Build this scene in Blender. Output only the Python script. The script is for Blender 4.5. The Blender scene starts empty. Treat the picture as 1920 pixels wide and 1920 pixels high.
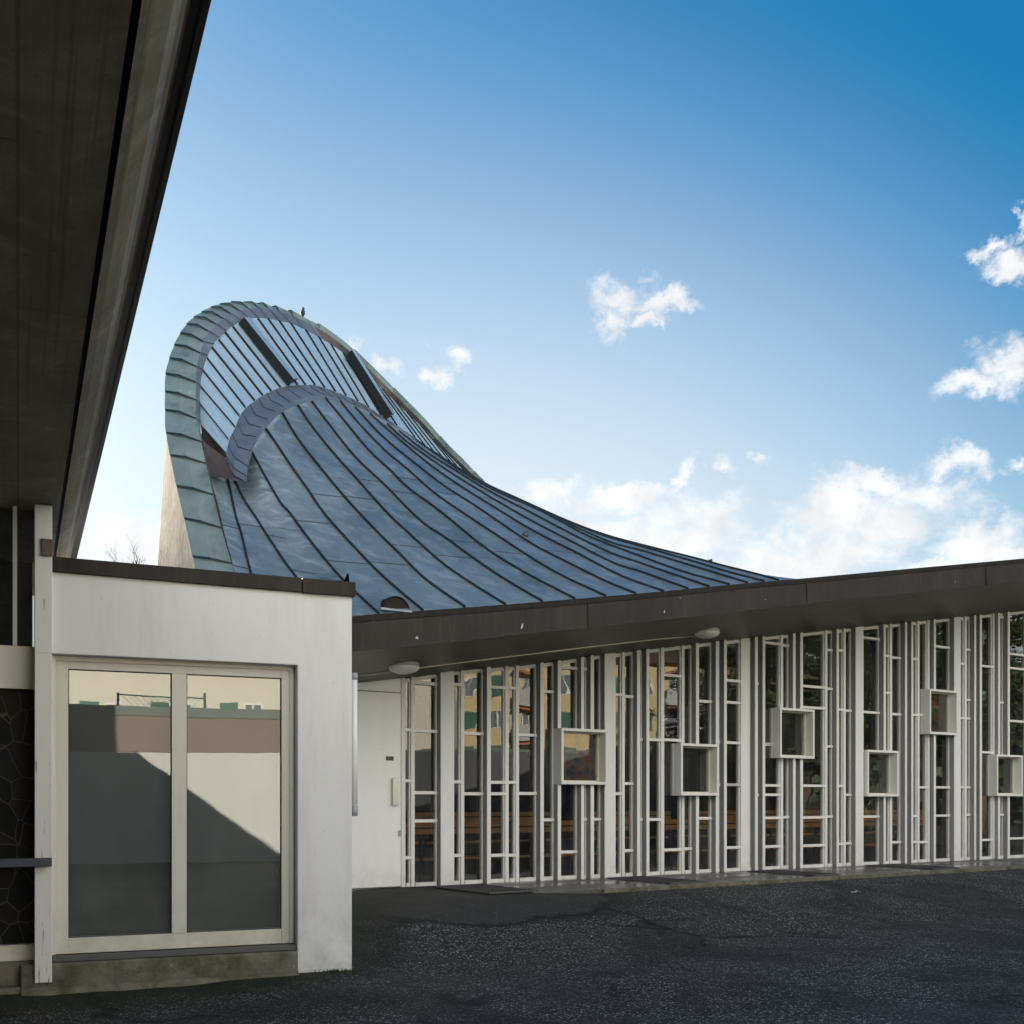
import bpy, bmesh, math, random
from mathutils import Vector, noise
random.seed(7)
R = math.radians
scene = bpy.context.scene
col = scene.collection

# ------------------------------------------------------------------ camera, sky, sun, exposure
F = 2133.0           # focal length in photo pixels (photo is 1920 wide)
HZ = 1505.0          # photo row of the horizon
EYE = 0.98           # camera height over the church floor
cam = bpy.data.cameras.new('camera')
cam.sensor_width = 36; cam.lens = 36 * F / 1920.0
cam.shift_y = (HZ - 960) / 1920.0
cam.clip_start = 0.05; cam.clip_end = 3000
camo = bpy.data.objects.new('camera', cam); col.objects.link(camo)
camo.location = (0, 0, EYE); camo.rotation_euler = (R(90), 0, 0)
scene.camera = camo

SUN_AZ = -45.0       # degrees from +Y towards +X
SUN_EL = 15.0
sd = Vector((math.sin(R(SUN_AZ)) * math.cos(R(SUN_EL)), math.cos(R(SUN_AZ)) * math.cos(R(SUN_EL)), math.sin(R(SUN_EL))))
sl = bpy.data.lights.new('sun', 'SUN'); sl.energy = 5.0; sl.angle = R(0.5); sl.color = (1.0, 0.94, 0.83)
so = bpy.data.objects.new('sun', sl); col.objects.link(so)
so.rotation_euler = (-sd).to_track_quat('-Z', 'Y').to_euler(); so.location = (-20, 25, 30)

scene.view_settings.view_transform = 'Standard'; scene.view_settings.look = 'None'
scene.view_settings.gamma = 1; scene.view_settings.exposure = 1.8
scene.render.engine = 'CYCLES'
scene.cycles.max_bounces = 8; scene.cycles.transparent_max_bounces = 16

SKY_STRENGTH = 0.05
CLOUD_LIGHT = 0.31
REAR_FILL = 0.88
def build_world():
    w = bpy.data.worlds.new('World'); scene.world = w; w.use_nodes = True
    nt = w.node_tree; N = nt.nodes; L = nt.links; N.clear()
    out = N.new('ShaderNodeOutputWorld'); bg = N.new('ShaderNodeBackground')
    sky = N.new('ShaderNodeTexSky'); sky.sky_type = 'NISHITA'; sky.sun_disc = False
    sky.sun_elevation = R(SUN_EL); sky.sun_rotation = R(SUN_AZ)
    sky.air_density = 1.0; sky.dust_density = 1.6; sky.ozone_density = 2.2; sky.altitude = 400
    bg.inputs['Strength'].default_value = 1.0
    sat = N.new('ShaderNodeHueSaturation'); sat.inputs['Saturation'].default_value = 1.5
    L.new(sky.outputs[0], sat.inputs['Color'])
    sc = N.new('ShaderNodeVectorMath'); sc.operation = 'SCALE'; sc.inputs['Scale'].default_value = SKY_STRENGTH
    L.new(sat.outputs[0], sc.inputs[0])
    kd = N.new('ShaderNodeVectorMath'); kd.operation = 'MULTIPLY_ADD'; L.new(sc.outputs[0], kd.inputs[0]); kd.inputs[1].default_value = (1.04, 1.04, 1.04); kd.inputs[2].default_value = (1, 1, 1)
    kn = N.new('ShaderNodeVectorMath'); kn.operation = 'DIVIDE'; L.new(sc.outputs[0], kn.inputs[0]); L.new(kd.outputs[0], kn.inputs[1])
    sc = N.new('ShaderNodeVectorMath'); sc.operation = 'MULTIPLY'; sc.inputs[1].default_value = (1.10, 1.28, 1.22); L.new(kn.outputs[0], sc.inputs[0])
    tc = N.new('ShaderNodeTexCoord'); sp = N.new('ShaderNodeSeparateXYZ'); L.new(tc.outputs['Generated'], sp.inputs[0])
    def mth(op, a, b=None, c=None):
        n = N.new('ShaderNodeMath'); n.operation = op
        for i, v in enumerate((a, b, c)):
            if v is None: continue
            if isinstance(v, (int, float)): n.inputs[i].default_value = v
            else: L.new(v, n.inputs[i])
        return n.outputs[0]
    az = mth('ARCTAN2', sp.outputs[0], sp.outputs[1]); el = mth('ARCSINE', sp.outputs[2])
    cb = N.new('ShaderNodeCombineXYZ'); L.new(az, cb.inputs[0]); L.new(el, cb.inputs[1])
    wn = N.new('ShaderNodeTexNoise'); wn.inputs['Scale'].default_value = 26; wn.inputs['Detail'].default_value = 7; wn.inputs['Roughness'].default_value = .68; L.new(tc.outputs['Generated'], wn.inputs[0])
    ws = N.new('ShaderNodeVectorMath'); ws.operation = 'SUBTRACT'; L.new(wn.outputs['Color'], ws.inputs[0]); ws.inputs[1].default_value = (.5, .5, .5)
    wm = N.new('ShaderNodeVectorMath'); wm.operation = 'MULTIPLY'; L.new(ws.outputs[0], wm.inputs[0]); wm.inputs[1].default_value = (.075, .06, 0)
    wa = N.new('ShaderNodeVectorMath'); wa.operation = 'ADD'; L.new(cb.outputs[0], wa.inputs[0]); L.new(wm.outputs[0], wa.inputs[1]); cb = wa
    # every cloud: (azimuth, elevation, half width, half height) taken from where it stands in the sky
    px = [(1160, 552, 46, 30), (1147, 600, 22, 44), (1240, 566, 55, 15), (1206, 602, 22, 12),
          (855, 652, 30, 22), (831, 702, 20, 20), (728, 690, 38, 14), (660, 645, 18, 13),
          (1278, 878, 20, 26), (1262, 895, 12, 28), (1355, 870, 36, 22), (1423, 860, 18, 20),
          (1650, 985, 165, 82), (1560, 1040, 190, 55), (1850, 1000, 80, 42), (1330, 970, 72, 50), (1300, 1010, 95, 60),
          (1400, 1075, 230, 45), (1793, 872, 60, 30), (1750, 915, 60, 40), (1175, 932, 62, 26), (1025, 925, 62, 30),
          (1110, 1010, 130, 60), (1000, 985, 90, 40), (1750, 1070, 150, 30), (1895, 490, 55, 26), (1850, 465, 50, 20),
          (1895, 690, 70, 42), (1830, 725, 70, 26), (1920, 420, 14, 26), (1912, 868, 30, 22), (1640, 900, 60, 26),
          (1480, 1045, 150, 60), (1900, 1040, 90, 35), (1700, 930, 80, 45), (1570, 960, 95, 60), (1840, 1020, 110, 45), (1230, 1050, 160, 45), (700, 960, 200, 60), (240, 1010, 200, 70)]
    cur = None
    for (x, y, a, b) in px:
        if a < 60 and x < 1300: a, b = a * 1.25, b * 1.25
        r = (x - 960) / F; h = math.hypot(r, 1); e = math.atan2((HZ - y) / F, h); A = math.atan2(r, 1)
        ra = a / F / (h * h); re = b / F / h * math.cos(e) ** 2
        s = N.new('ShaderNodeVectorMath'); s.operation = 'SUBTRACT'; L.new(cb.outputs[0], s.inputs[0]); s.inputs[1].default_value = (A, e, 0)
        m = N.new('ShaderNodeVectorMath'); m.operation = 'MULTIPLY'; L.new(s.outputs[0], m.inputs[0]); m.inputs[1].default_value = (1 / ra, 1 / re, 0)
        l = N.new('ShaderNodeVectorMath'); l.operation = 'LENGTH'; L.new(m.outputs[0], l.inputs[0])
        v = mth('SUBTRACT', 1.0, l.outputs['Value'])
        cur = v if cur is None else mth('SMOOTH_MAX', cur, v, 0.12)
    cur = mth('MAXIMUM', cur, -1.6)
    nz = N.new('ShaderNodeTexNoise'); nz.inputs['Scale'].default_value = 20; nz.inputs['Detail'].default_value = 9
    nz.inputs['Roughness'].default_value = 0.62; nz.inputs['Distortion'].default_value = 0.35
    mp = N.new('ShaderNodeMapping'); mp.inputs['Scale'].default_value = (1, 1, 1.5); L.new(tc.outputs['Generated'], mp.inputs[0]); L.new(mp.outputs[0], nz.inputs[0])
    dens = mth('ADD', cur, mth('MULTIPLY', mth('SUBTRACT', nz.outputs[0], 0.5), 3.0))
    mr = N.new('ShaderNodeMapRange'); mr.interpolation_type = 'SMOOTHSTEP'
    mr.inputs['From Min'].default_value = -0.36; mr.inputs['From Max'].default_value = 0.85; L.new(dens, mr.inputs[0])
    nz2 = N.new('ShaderNodeTexNoise'); nz2.inputs['Scale'].default_value = 30; nz2.inputs['Detail'].default_value = 5; L.new(tc.outputs['Generated'], nz2.inputs[0])
    cr = N.new('ShaderNodeMapRange'); cr.inputs['From Min'].default_value = 0.3; cr.inputs['From Max'].default_value = 0.7
    cr.inputs['To Min'].default_value = 0.78; cr.inputs['To Max'].default_value = 1.05; L.new(nz2.outputs[0], cr.inputs[0])
    cc = N.new('ShaderNodeVectorMath'); cc.operation = 'SCALE'; cc.inputs[0].default_value = (CLOUD_LIGHT, CLOUD_LIGHT * 1.0, CLOUD_LIGHT * 1.01)
    L.new(cr.outputs[0], cc.inputs['Scale'])
    mix = N.new('ShaderNodeMix'); mix.data_type = 'RGBA'
    # pale horizon air, thickest low down on the sun's side
    hd = Vector((math.sin(R(-2)) * math.cos(R(-8)), math.cos(R(-2)) * math.cos(R(-8)), math.sin(R(-8))))
    dt = N.new('ShaderNodeVectorMath'); dt.operation = 'DOT_PRODUCT'; L.new(tc.outputs['Generated'], dt.inputs[0]); dt.inputs[1].default_value = hd
    hz = N.new('ShaderNodeMapRange'); hz.interpolation_type = 'SMOOTHSTEP'; L.new(mth('ARCCOSINE', dt.outputs['Value']), hz.inputs[0])
    hz.inputs['From Min'].default_value = R(46); hz.inputs['From Max'].default_value = R(14); hz.inputs['To Max'].default_value = 0.97
    hm = N.new('ShaderNodeMix'); hm.data_type = 'RGBA'; L.new(hz.outputs[0], hm.inputs[0]); L.new(sc.outputs[0], hm.inputs[6])
    k = 0.5 ** scene.view_settings.exposure; hm.inputs[7].default_value = (0.88 * k, 0.94 * k, 0.99 * k, 1)
    L.new(mth('MULTIPLY', mr.outputs[0], 0.92), mix.inputs[0]); L.new(hm.outputs[2], mix.inputs[6]); L.new(cc.outputs[0], mix.inputs[7])
    # cloud-like fill added behind the camera to brighten the shaded fronts
    nb = N.new('ShaderNodeTexNoise'); nb.inputs['Scale'].default_value = 2.6; nb.inputs['Detail'].default_value = 7; nb.inputs['Roughness'].default_value = .55; L.new(tc.outputs['Generated'], nb.inputs[0])
    cov = N.new('ShaderNodeMapRange'); cov.interpolation_type = 'SMOOTHSTEP'; L.new(nb.outputs[0], cov.inputs[0]); cov.inputs['From Min'].default_value = 0.40; cov.inputs['From Max'].default_value = 0.52
    side = N.new('ShaderNodeMapRange'); side.interpolation_type = 'SMOOTHSTEP'; sdt = N.new('ShaderNodeVectorMath'); sdt.operation = 'DOT_PRODUCT'; L.new(tc.outputs['Generated'], sdt.inputs[0]); sdt.inputs[1].default_value = (.55, -.835, 0); L.new(sdt.outputs['Value'], side.inputs[0]); side.inputs['From Min'].default_value = 0.08; side.inputs['From Max'].default_value = 0.5
    up = N.new('ShaderNodeMapRange'); up.interpolation_type = 'SMOOTHSTEP'; L.new(sp.outputs[2], up.inputs[0]); up.inputs['From Min'].default_value = 0.02; up.inputs['From Max'].default_value = 0.2
    top_ = N.new('ShaderNodeMapRange'); top_.interpolation_type = 'SMOOTHSTEP'; L.new(sp.outputs[2], top_.inputs[0]); top_.inputs['From Min'].default_value = 0.85; top_.inputs['From Max'].default_value = 0.6
    mb = N.new('ShaderNodeMix'); mb.data_type = 'RGBA'; L.new(mth('MULTIPLY', cov.outputs[0], mth('MULTIPLY', side.outputs[0], mth('MULTIPLY', up.outputs[0], top_.outputs[0]))), mb.inputs[0])
    L.new(mix.outputs[2], mb.inputs[6]); mb.inputs[7].default_value = (REAR_FILL, REAR_FILL * .985, REAR_FILL * .955, 1)
    L.new(mb.outputs[2], bg.inputs[0]); L.new(bg.outputs[0], out.inputs[0])
build_world()

# ------------------------------------------------------------------ geometry helpers
def ray(x, y): return (x - 960) / F, (HZ - y) / F
def at(x, y, Y):
    a, b = ray(x, y); return Vector((a * Y, Y, EYE + b * Y))
class Plane:
    """vertical plane family: m points away from the camera, d runs along the wall, p = distance in front of the wall"""
    def __init__(s, vpx, c):
        k = (vpx - 960) / F; n = math.hypot(k, 1)
        s.d = Vector((k / n, 1 / n, 0)); s.m = Vector((-1 / n, k / n, 0)); s.c = c
    def Y(s, x, p=0): return (s.c - p) / (s.m.x * (x - 960) / F + s.m.y)
    def t(s, x, p=0):
        Y = s.Y(x, p); return s.d.x * (x - 960) / F * Y + s.d.y * Y
    def z(s, x, y, p=0): return EYE + (HZ - y) / F * s.Y(x, p)
    def P(s, t, z, p=0): return s.m * (s.c - p) + s.d * t + Vector((0, 0, z))
    def pt(s, x, y, p=0): return at(x, y, s.Y(x, p))
FA = Plane(4046, 11.6)     # church glass front
WI = Plane(5870, 8.60)     # little annex front

def lerp(a, b, t): return a + (b - a) * t
def interp(tab, x):
    if x <= tab[0][0]:
        a, b = tab[0], tab[1]
    elif x >= tab[-1][0]:
        a, b = tab[-2], tab[-1]
    else:
        for a, b in zip(tab, tab[1:]):
            if a[0] <= x <= b[0]: break
    return a[1] + (b[1] - a[1]) * (x - a[0]) / (b[0] - a[0])
def resample(pts, n):
    """Catmull-Rom through pts (Vectors), n equal-length samples"""
    P = [pts[0] * 2 - pts[1]] + list(pts) + [pts[-1] * 2 - pts[-2]]
    dense = []
    for i in range(1, len(P) - 2):
        for k in range(16):
            t = k / 16
            p0, p1, p2, p3 = P[i - 1], P[i], P[i + 1], P[i + 2]
            dense.append(0.5 * ((2 * p1) + (p2 - p0) * t + (2 * p0 - 5 * p1 + 4 * p2 - p3) * t * t + (3 * p1 - p0 - 3 * p2 + p3) * t ** 3))
    dense.append(P[-2].copy())
    L = [0]
    for a, b in zip(dense, dense[1:]): L.append(L[-1] + (b - a).length)
    out = []; j = 0
    for i in range(n):
        s = L[-1] * i / (n - 1)
        while j < len(L) - 2 and L[j + 1] < s: j += 1
        u = (s - L[j]) / max(1e-9, L[j + 1] - L[j]); out.append(dense[j].lerp(dense[j + 1], min(1, max(0, u))))
    return out

class MB:
    def __init__(s): s.v = []; s.f = []; s.smooth = False
    def add(s, vs, fs):
        o = len(s.v); s.v += [Vector(v) for v in vs]; s.f += [tuple(i + o for i in f) for f in fs]
    def hexa(s, b):   # 8 corners: 0-3 bottom loop, 4-7 top loop
        s.add(b, [(0, 3, 2, 1), (4, 5, 6, 7), (0, 1, 5, 4), (1, 2, 6, 5), (2, 3, 7, 6), (3, 0, 4, 7)])
    def box(s, x0, x1, y0, y1, z0, z1):
        s.hexa([(x0, y0, z0), (x1, y0, z0), (x1, y1, z0), (x0, y1, z0), (x0, y0, z1), (x1, y0, z1), (x1, y1, z1), (x0, y1, z1)])
    def pbox(s, pl, t0, t1, z0, z1, p0, p1):
        """box on a Plane; z0/z1 may be (left, right) pairs; p0 = back, p1 = front"""
        za, zb = z0 if isinstance(z0, tuple) else (z0, z0); zc, zd = z1 if isinstance(z1, tuple) else (z1, z1)
        s.hexa([pl.P(t0, za, p1), pl.P(t1, zb, p1), pl.P(t1, zb, p0), pl.P(t0, za, p0),
                pl.P(t0, zc, p1), pl.P(t1, zd, p1), pl.P(t1, zd, p0), pl.P(t0, zc, p0)])
    def grid(s, rows, closed=False):
        n = len(rows[0]); vs = [p for r in rows for p in r]; fs = []
        for i in range(len(rows) - 1):
            for j in range(n - 1): fs.append((i * n + j, i * n + j + 1, (i + 1) * n + j + 1, (i + 1) * n + j))
            if closed: fs.append((i * n + n - 1, i * n, (i + 1) * n, (i + 1) * n + n - 1))
        s.add(vs, fs)
    def tube(s, pts, r, n=8, caps=True, r2=None):
        pts = [Vector(p) for p in pts]; rows = []
        up = Vector((0, 0, 1))
        for i, p in enumerate(pts):
            d = (pts[min(i + 1, len(pts) - 1)] - pts[max(i - 1, 0)]).normalized()
            a = d.cross(up if abs(d.z) < 0.95 else Vector((1, 0, 0))).normalized(); b = d.cross(a).normalized()
            rr = r if r2 is None else lerp(r, r2, i / (len(pts) - 1))
            rows.append([p + (a * math.cos(2 * math.pi * k / n) + b * math.sin(2 * math.pi * k / n)) * rr for k in range(n)])
        o = len(s.v); s.grid(rows, True)
        if caps:
            s.f.append(tuple(o + k for k in range(n))); s.f.append(tuple(o + (len(pts) - 1) * n + k for k in reversed(range(n))))
    def lathe(s, c, ax, prof, n=20):
        ax = Vector(ax).normalized(); a = ax.cross(Vector((0, 0, 1)) if abs(ax.z) < .9 else Vector((1, 0, 0))).normalized(); b = ax.cross(a)
        rows = [[Vector(c) + ax * h + (a * math.cos(2 * math.pi * k / n) + b * math.sin(2 * math.pi * k / n)) * max(r, 1e-4) for k in range(n)] for r, h in prof]
        s.grid(rows, True)
    def beam(s, a, b, w, side, h, up):
        """rectangular bar from a to b; side/up unit vectors"""
        a = Vector(a); b = Vector(b); sx = Vector(side) * w / 2; u = Vector(up) * h
        s.hexa([a - sx, a + sx, a + sx + u, a - sx + u, b - sx, b + sx, b + sx + u, b - sx + u])
    def build(s, name, mat, parent=None, smooth=False, bevel=0, recalc=True):
        org = parent.matrix_world.translation if parent else Vector((0, 0, 0))
        org = wloc(parent) if parent else org
        me = bpy.data.meshes.new(name); me.from_pydata([tuple(v - org) for v in s.v], [], s.f); me.update()
        if recalc:
            bm = bmesh.new(); bm.from_mesh(me); bmesh.ops.recalc_face_normals(bm, faces=bm.faces); bm.to_mesh(me); bm.free()
        if smooth: me.polygons.foreach_set('use_smooth', [True] * len(me.polygons))
        me.materials.append(mat)
        o = bpy.data.objects.new(name, me); col.objects.link(o)
        if parent: o.parent = parent
        if bevel:
            md = o.modifiers.new('bevel', 'BEVEL'); md.width = bevel; md.segments = 2; md.limit_method = 'ANGLE'
        return o
def wloc(o):
    v = Vector((0, 0, 0))
    while o: v = v + o.location; o = o.parent
    return v
def thing(name, label, cat, loc, group=None):
    o = bpy.data.objects.new(name, None); col.objects.link(o); o.location = loc; o.empty_display_size = 0.2
    o['label'] = label; o['category'] = cat
    if group: o['group'] = group
    return o
def tag(o, label=None, cat=None, group=None, kind=None):
    if label: o['label'] = label
    if cat: o['category'] = cat
    if group: o['group'] = group
    if kind: o['kind'] = kind
    return o

# ------------------------------------------------------------------ materials
def lin(r, g, b):
    f = lambda c: (c / 255) / 12.92 if c / 255 <= .04045 else ((c / 255 + .055) / 1.055) ** 2.4
    return (f(r), f(g), f(b), 1)
def ramp(N, pts):
    n = N.new('ShaderNodeValToRGB'); e = n.color_ramp.elements
    e[0].position = pts[0][0]; e[0].color = pts[0][1]; e[1].position = pts[-1][0]; e[1].color = pts[-1][1]
    for p, c in pts[1:-1]:
        x = e.new(p); x.color = c
    return n
def G(v): return (v, v, v, 1)
class Mat:
    def __init__(s, name, base=(.5, .5, .5), rough=.6, metal=0, spec=.5):
        s.m = bpy.data.materials.new(name); s.m.use_nodes = True; s.nt = s.m.node_tree; s.N = s.nt.nodes; s.L = s.nt.links
        s.b = s.N['Principled BSDF']; s.b.inputs['Roughness'].default_value = rough; s.b.inputs['Metallic'].default_value = metal
        s.b.inputs['Specular IOR Level'].default_value = spec; s.b.inputs['Base Color'].default_value = (*base[:3], 1)
        s.geo = s.N.new('ShaderNodeNewGeometry'); s.pos = s.geo.outputs['Position']
        s.color = None; s.base = (*base[:3], 1)
    def map(s, scale=(1, 1, 1), rot=(0, 0, 0), src=None):
        n = s.N.new('ShaderNodeMapping'); n.inputs['Scale'].default_value = scale; n.inputs['Rotation'].default_value = rot
        s.L.new(src or s.pos, n.inputs[0]); return n.outputs[0]
    def noise(s, scale, detail=4, rough=.55, src=None, dist=0):
        n = s.N.new('ShaderNodeTexNoise'); n.inputs['Scale'].default_value = scale; n.inputs['Detail'].default_value = detail
        n.inputs['Roughness'].default_value = rough; n.inputs['Distortion'].default_value = dist; s.L.new(src or s.pos, n.inputs[0]); return n.outputs[0]
    def voro(s, scale, feature='F1', src=None, out='Distance'):
        n = s.N.new('ShaderNodeTexVoronoi'); n.feature = feature; n.inputs['Scale'].default_value = scale; s.L.new(src or s.pos, n.inputs[0]); return n.outputs[out]
    def rng(s, v, a, b, c=0, d=1):
        n = s.N.new('ShaderNodeMapRange'); s.L.new(v, n.inputs[0])
        for i, x in enumerate((a, b, c, d)): n.inputs[i + 1].default_value = x
        return n.outputs[0]
    def mix(s, fac, b, a=None):
        """layer colour b over the current colour with fac"""
        n = s.N.new('ShaderNodeMix'); n.data_type = 'RGBA'
        if isinstance(fac, (int, float)): n.inputs[0].default_value = fac
        else: s.L.new(fac, n.inputs[0])
        a = a if a is not None else (s.color if s.color is not None else s.base)
        for v, i in ((a, 6), (b, 7)):
            if isinstance(v, tuple): n.inputs[i].default_value = (*v[:3], 1)
            else: s.L.new(v, n.inputs[i])
        s.color = n.outputs[2]; s.L.new(s.color, s.b.inputs['Base Color']); return s
    def bump(s, v, dist=.005, strength=1):
        n = s.N.new('ShaderNodeBump'); n.inputs['Distance'].default_value = dist; n.inputs['Strength'].default_value = strength
        s.L.new(v, n.inputs['Height'])
        prev = s.b.inputs['Normal'].links
        if prev: s.L.new(prev[0].from_socket, n.inputs['Normal'])
        s.L.new(n.outputs[0], s.b.inputs['Normal']); return s
    def rough(s, v): s.L.new(v, s.b.inputs['Roughness']); return s

def M_white(name, base, dirt=(.38, .33, .25), rough=.55, streak=True, amt=.5, bumpd=.002):
    m = Mat(name, base, rough)
    if streak: m.mix(m.rng(m.noise(2.2, 5, .6, m.map((3, 3, .35))), .52, .78, 0, amt), dirt)
    m.mix(m.rng(m.noise(1.1, 3), .4, .75, 0, .18), tuple(c * .82 for c in base))
    m.mix(m.rng(m.noise(70, 2, .5), .72, .76, 0, .7), (.25, .21, .16))
    sz = m.N.new('ShaderNodeSeparateXYZ'); m.L.new(m.pos, sz.inputs[0]); ad = m.N.new('ShaderNodeMath'); ad.operation = 'MULTIPLY'
    m.L.new(m.rng(sz.outputs[2], -.35, .45, 1, 0), ad.inputs[0]); m.L.new(m.rng(m.noise(5, 6, .7), .38, .68), ad.inputs[1]); m.mix(m.rng(ad.outputs[0], 0, 1, 0, .55), (.26, .235, .19))
    m.bump(m.noise(9, 6, .6), bumpd); return m.m
MT = {}
MT['plaster'] = M_white('white_wall_paint', (.72, .71, .695), amt=.24)
MT['paint'] = M_white('white_frame_paint', (.73, .715, .68), amt=.2, bumpd=.0008)
MT['finside'] = M_white('grey_fin_side', (.26, .26, .258), amt=.3, bumpd=.0008)  # fin and pier bodies, darker grey than their front faces
MT['cream'] = M_white('cream_frame_paint', (.66, .62, .53), amt=.3, bumpd=.0008)
MT['door'] = M_white('white_door_paint', (.86, .85, .82), amt=.08, bumpd=.0004, rough=.4)
def M_peel():
    m = Mat('peeling_white_paint', (.66, .64, .60), .6)
    n = m.noise(5, 6, .7, m.map((9, 9, .7)))
    lowz = m.N.new('ShaderNodeSeparateXYZ'); m.L.new(m.pos, lowz.inputs[0])
    h = m.rng(lowz.outputs[2], -.4, 1.6, .06, 0)
    a = m.N.new('ShaderNodeMath'); a.operation = 'ADD'; m.L.new(n, a.inputs[0]); m.L.new(h, a.inputs[1])
    k = m.rng(a.outputs[0], .63, .66); m.mix(k, (.13, .11, .09)); m.bump(k, -.002); return m.m
MT['peel'] = M_peel()
def M_roof():
    m = Mat('blue_grey_roof_metal', (.17, .23, .27), .34, .6)
    big = m.noise(1.1, 4, .55, dist=.6); m.mix(m.rng(big, .3, .7), (.30, .37, .415))
    fine = m.noise(3.2, 6, .65, m.map((.8, 2.2, 2.2), (0, .3, .6)), dist=.8); m.mix(m.rng(fine, .48, .72, 0, .6), (.50, .57, .61))  # pale streaks put a sheen into the metal's colour
    m.rough(m.rng(m.noise(2.5, 5, .6), .3, .7, .30, .50)); m.bump(m.noise(1.7, 3, .5, m.map((1, 1, 2.5)), dist=.6), .05, .8); m.bump(m.noise(6, 3), .004)
    return m.m
MT['roof'] = M_roof()
MT['lap'] = Mat('faint_sheet_lap', (.07, .09, .11), .5, .4).m
MT['seam'] = Mat('dark_roof_seam', (.028, .036, .045), .45, .5).m
def M_copper():
    m = Mat('green_weathered_copper', (.145, .20, .21), .55, .2)
    m.mix(m.rng(m.noise(3, 6, .65, dist=.5), .35, .7), (.215, .29, .295)); m.mix(m.rng(m.noise(14, 4, .6, m.map((1, 1, .5))), .6, .8, 0, .6), (.34, .41, .39))
    m.mix(m.rng(m.noise(6, 3), .3, .42, .5, 0), (.07, .11, .11)); m.bump(m.noise(5, 4), .006); return m.m
MT['copper'] = M_copper()
def M_brown(name, a, b, rough=.45, metal=.5):
    m = Mat(name, a, rough, metal, .18)
    m.mix(m.rng(m.noise(2.6, 5, .65, m.map((1.2, 1.2, .35))), .35, .7), b)
    m.mix(m.rng(m.noise(9, 5, .65, m.map((2.5, 2.5, .18))), .54, .74, 0, .28), (.09, .075, .065))
    m.mix(m.rng(m.voro(1.9), .0, .025, 1, 0), (.42, .43, .42)); m.bump(m.noise(2.5, 3), .006); return m.m
MT['fascia'] = M_brown('brown_copper_sheet', (.021, .0172, .0150), (.034, .028, .0245), .5, .1)
MT['rust'] = M_brown('reddish_copper_sheet', (.085, .062, .056), (.16, .12, .105), .4)
MT['flash'] = Mat('grey_blue_flashing', (.20, .235, .285), .42, .6).mix(.0, G(.2)).m
def M_flash():
    m = Mat('lead_grey_flashing', (.17, .20, .245), .42, .55); m.mix(m.rng(m.noise(4, 4), .35, .7), (.24, .275, .32)); m.bump(m.noise(5, 3), .004); return m.m
MT['flash'] = M_flash()
def M_soffit():
    m = Mat('dark_painted_soffit', (.078, .067, .046), .45); m.mix(m.rng(m.noise(1.2, 4, .6, m.map((.5, 2.5, 2.5), (0, 0, R(-34)))), .4, .7, 0, .7), (.052, .045, .032))
    m.bump(m.noise(2, 3, .5, m.map((.4, 3, 3), (0, 0, R(-34)))), .012); return m.m
MT['soffit'] = M_soffit()
def M_slab(name, a, b, c):
    rot = (0, 0, -math.atan2(WI.m.y, WI.m.x))
    m = Mat(name, a, .8, 0, .3); src = m.map((1, 1, 1), rot)
    m.mix(m.rng(m.noise(1.6, 6, .62, m.map((.35, 2.2, 1), src=src)), .38, .68), b)
    m.mix(m.rng(m.noise(2.4, 6, .72, dist=.6), .50, .70, 0, .7), c); m.mix(m.rng(m.noise(1.1, 5, .65), .52, .70, 0, .55), tuple(x * .55 for x in a))
    m.mix(m.rng(m.noise(3, 4, .6, m.map((.12, 9, 1), src=src)), .56, .66, 0, .55), tuple(x * .45 for x in a))
    br = m.N.new('ShaderNodeTexBrick'); br.inputs['Scale'].default_value = 1; br.inputs['Mortar Size'].default_value = .006
    br.inputs['Brick Width'].default_value = 2.6; br.inputs['Row Height'].default_value = .42; br.inputs['Color1'].default_value = G(0); br.inputs['Color2'].default_value = G(0); br.inputs['Mortar'].default_value = G(1)
    m.L.new(src, br.inputs[0]); m.mix(m.rng(br.outputs[0], 0, 1, 0, .6), tuple(x * .4 for x in a))
    m.mix(m.rng(m.voro(.9, 'DISTANCE_TO_EDGE', m.map((.5, 1, 1), src=m.noise(1.2, 3, .5))), 0, .002, 0, 0), c)
    m.mix(m.rng(m.noise(26, 3, .6), .66, .72, 0, .5), tuple(x * .35 for x in a)); m.bump(m.noise(14, 5, .6), .003); return m.m
MT['slab'] = M_slab('board_marked_concrete', (.30, .26, .195), (.18, .155, .12), (.46, .40, .30))
MT['slab_edge'] = M_slab('lighter_concrete_edge', (.26, .22, .15), (.12, .10, .075), (.36, .32, .24))
MT['slab_grey'] = M_slab('grey_washed_concrete_edge', (.30, .28, .25), (.17, .16, .14), (.42, .40, .37))
def M_rough():
    m = Mat('rough_cast_concrete', (.30, .25, .19), .9, 0, .1); n = m.noise(7, 7, .75, m.map((5, 5, 1)))
    m.mix(m.rng(n, .42, .6), (.44, .38, .30)); m.bump(m.noise(12, 6, .8, m.map((4, 4, 1.2))), .09); return m.m
MT['rough'] = M_rough()
def M_moss():
    m = Mat('mossy_concrete', (.19, .17, .13), .9, 0, .2)
    m.mix(m.rng(m.noise(4, 6, .7), .4, .6), (.10, .098, .075)); m.mix(m.rng(m.noise(3, 5, .65), .52, .66, 0, .8), (.055, .06, .025))
    m.mix(m.rng(m.noise(9, 5, .7), .64, .7, 0, .9), (.30, .26, .19)); m.bump(m.noise(8, 7, .75), .02); return m.m
MT['moss'] = M_moss()
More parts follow.
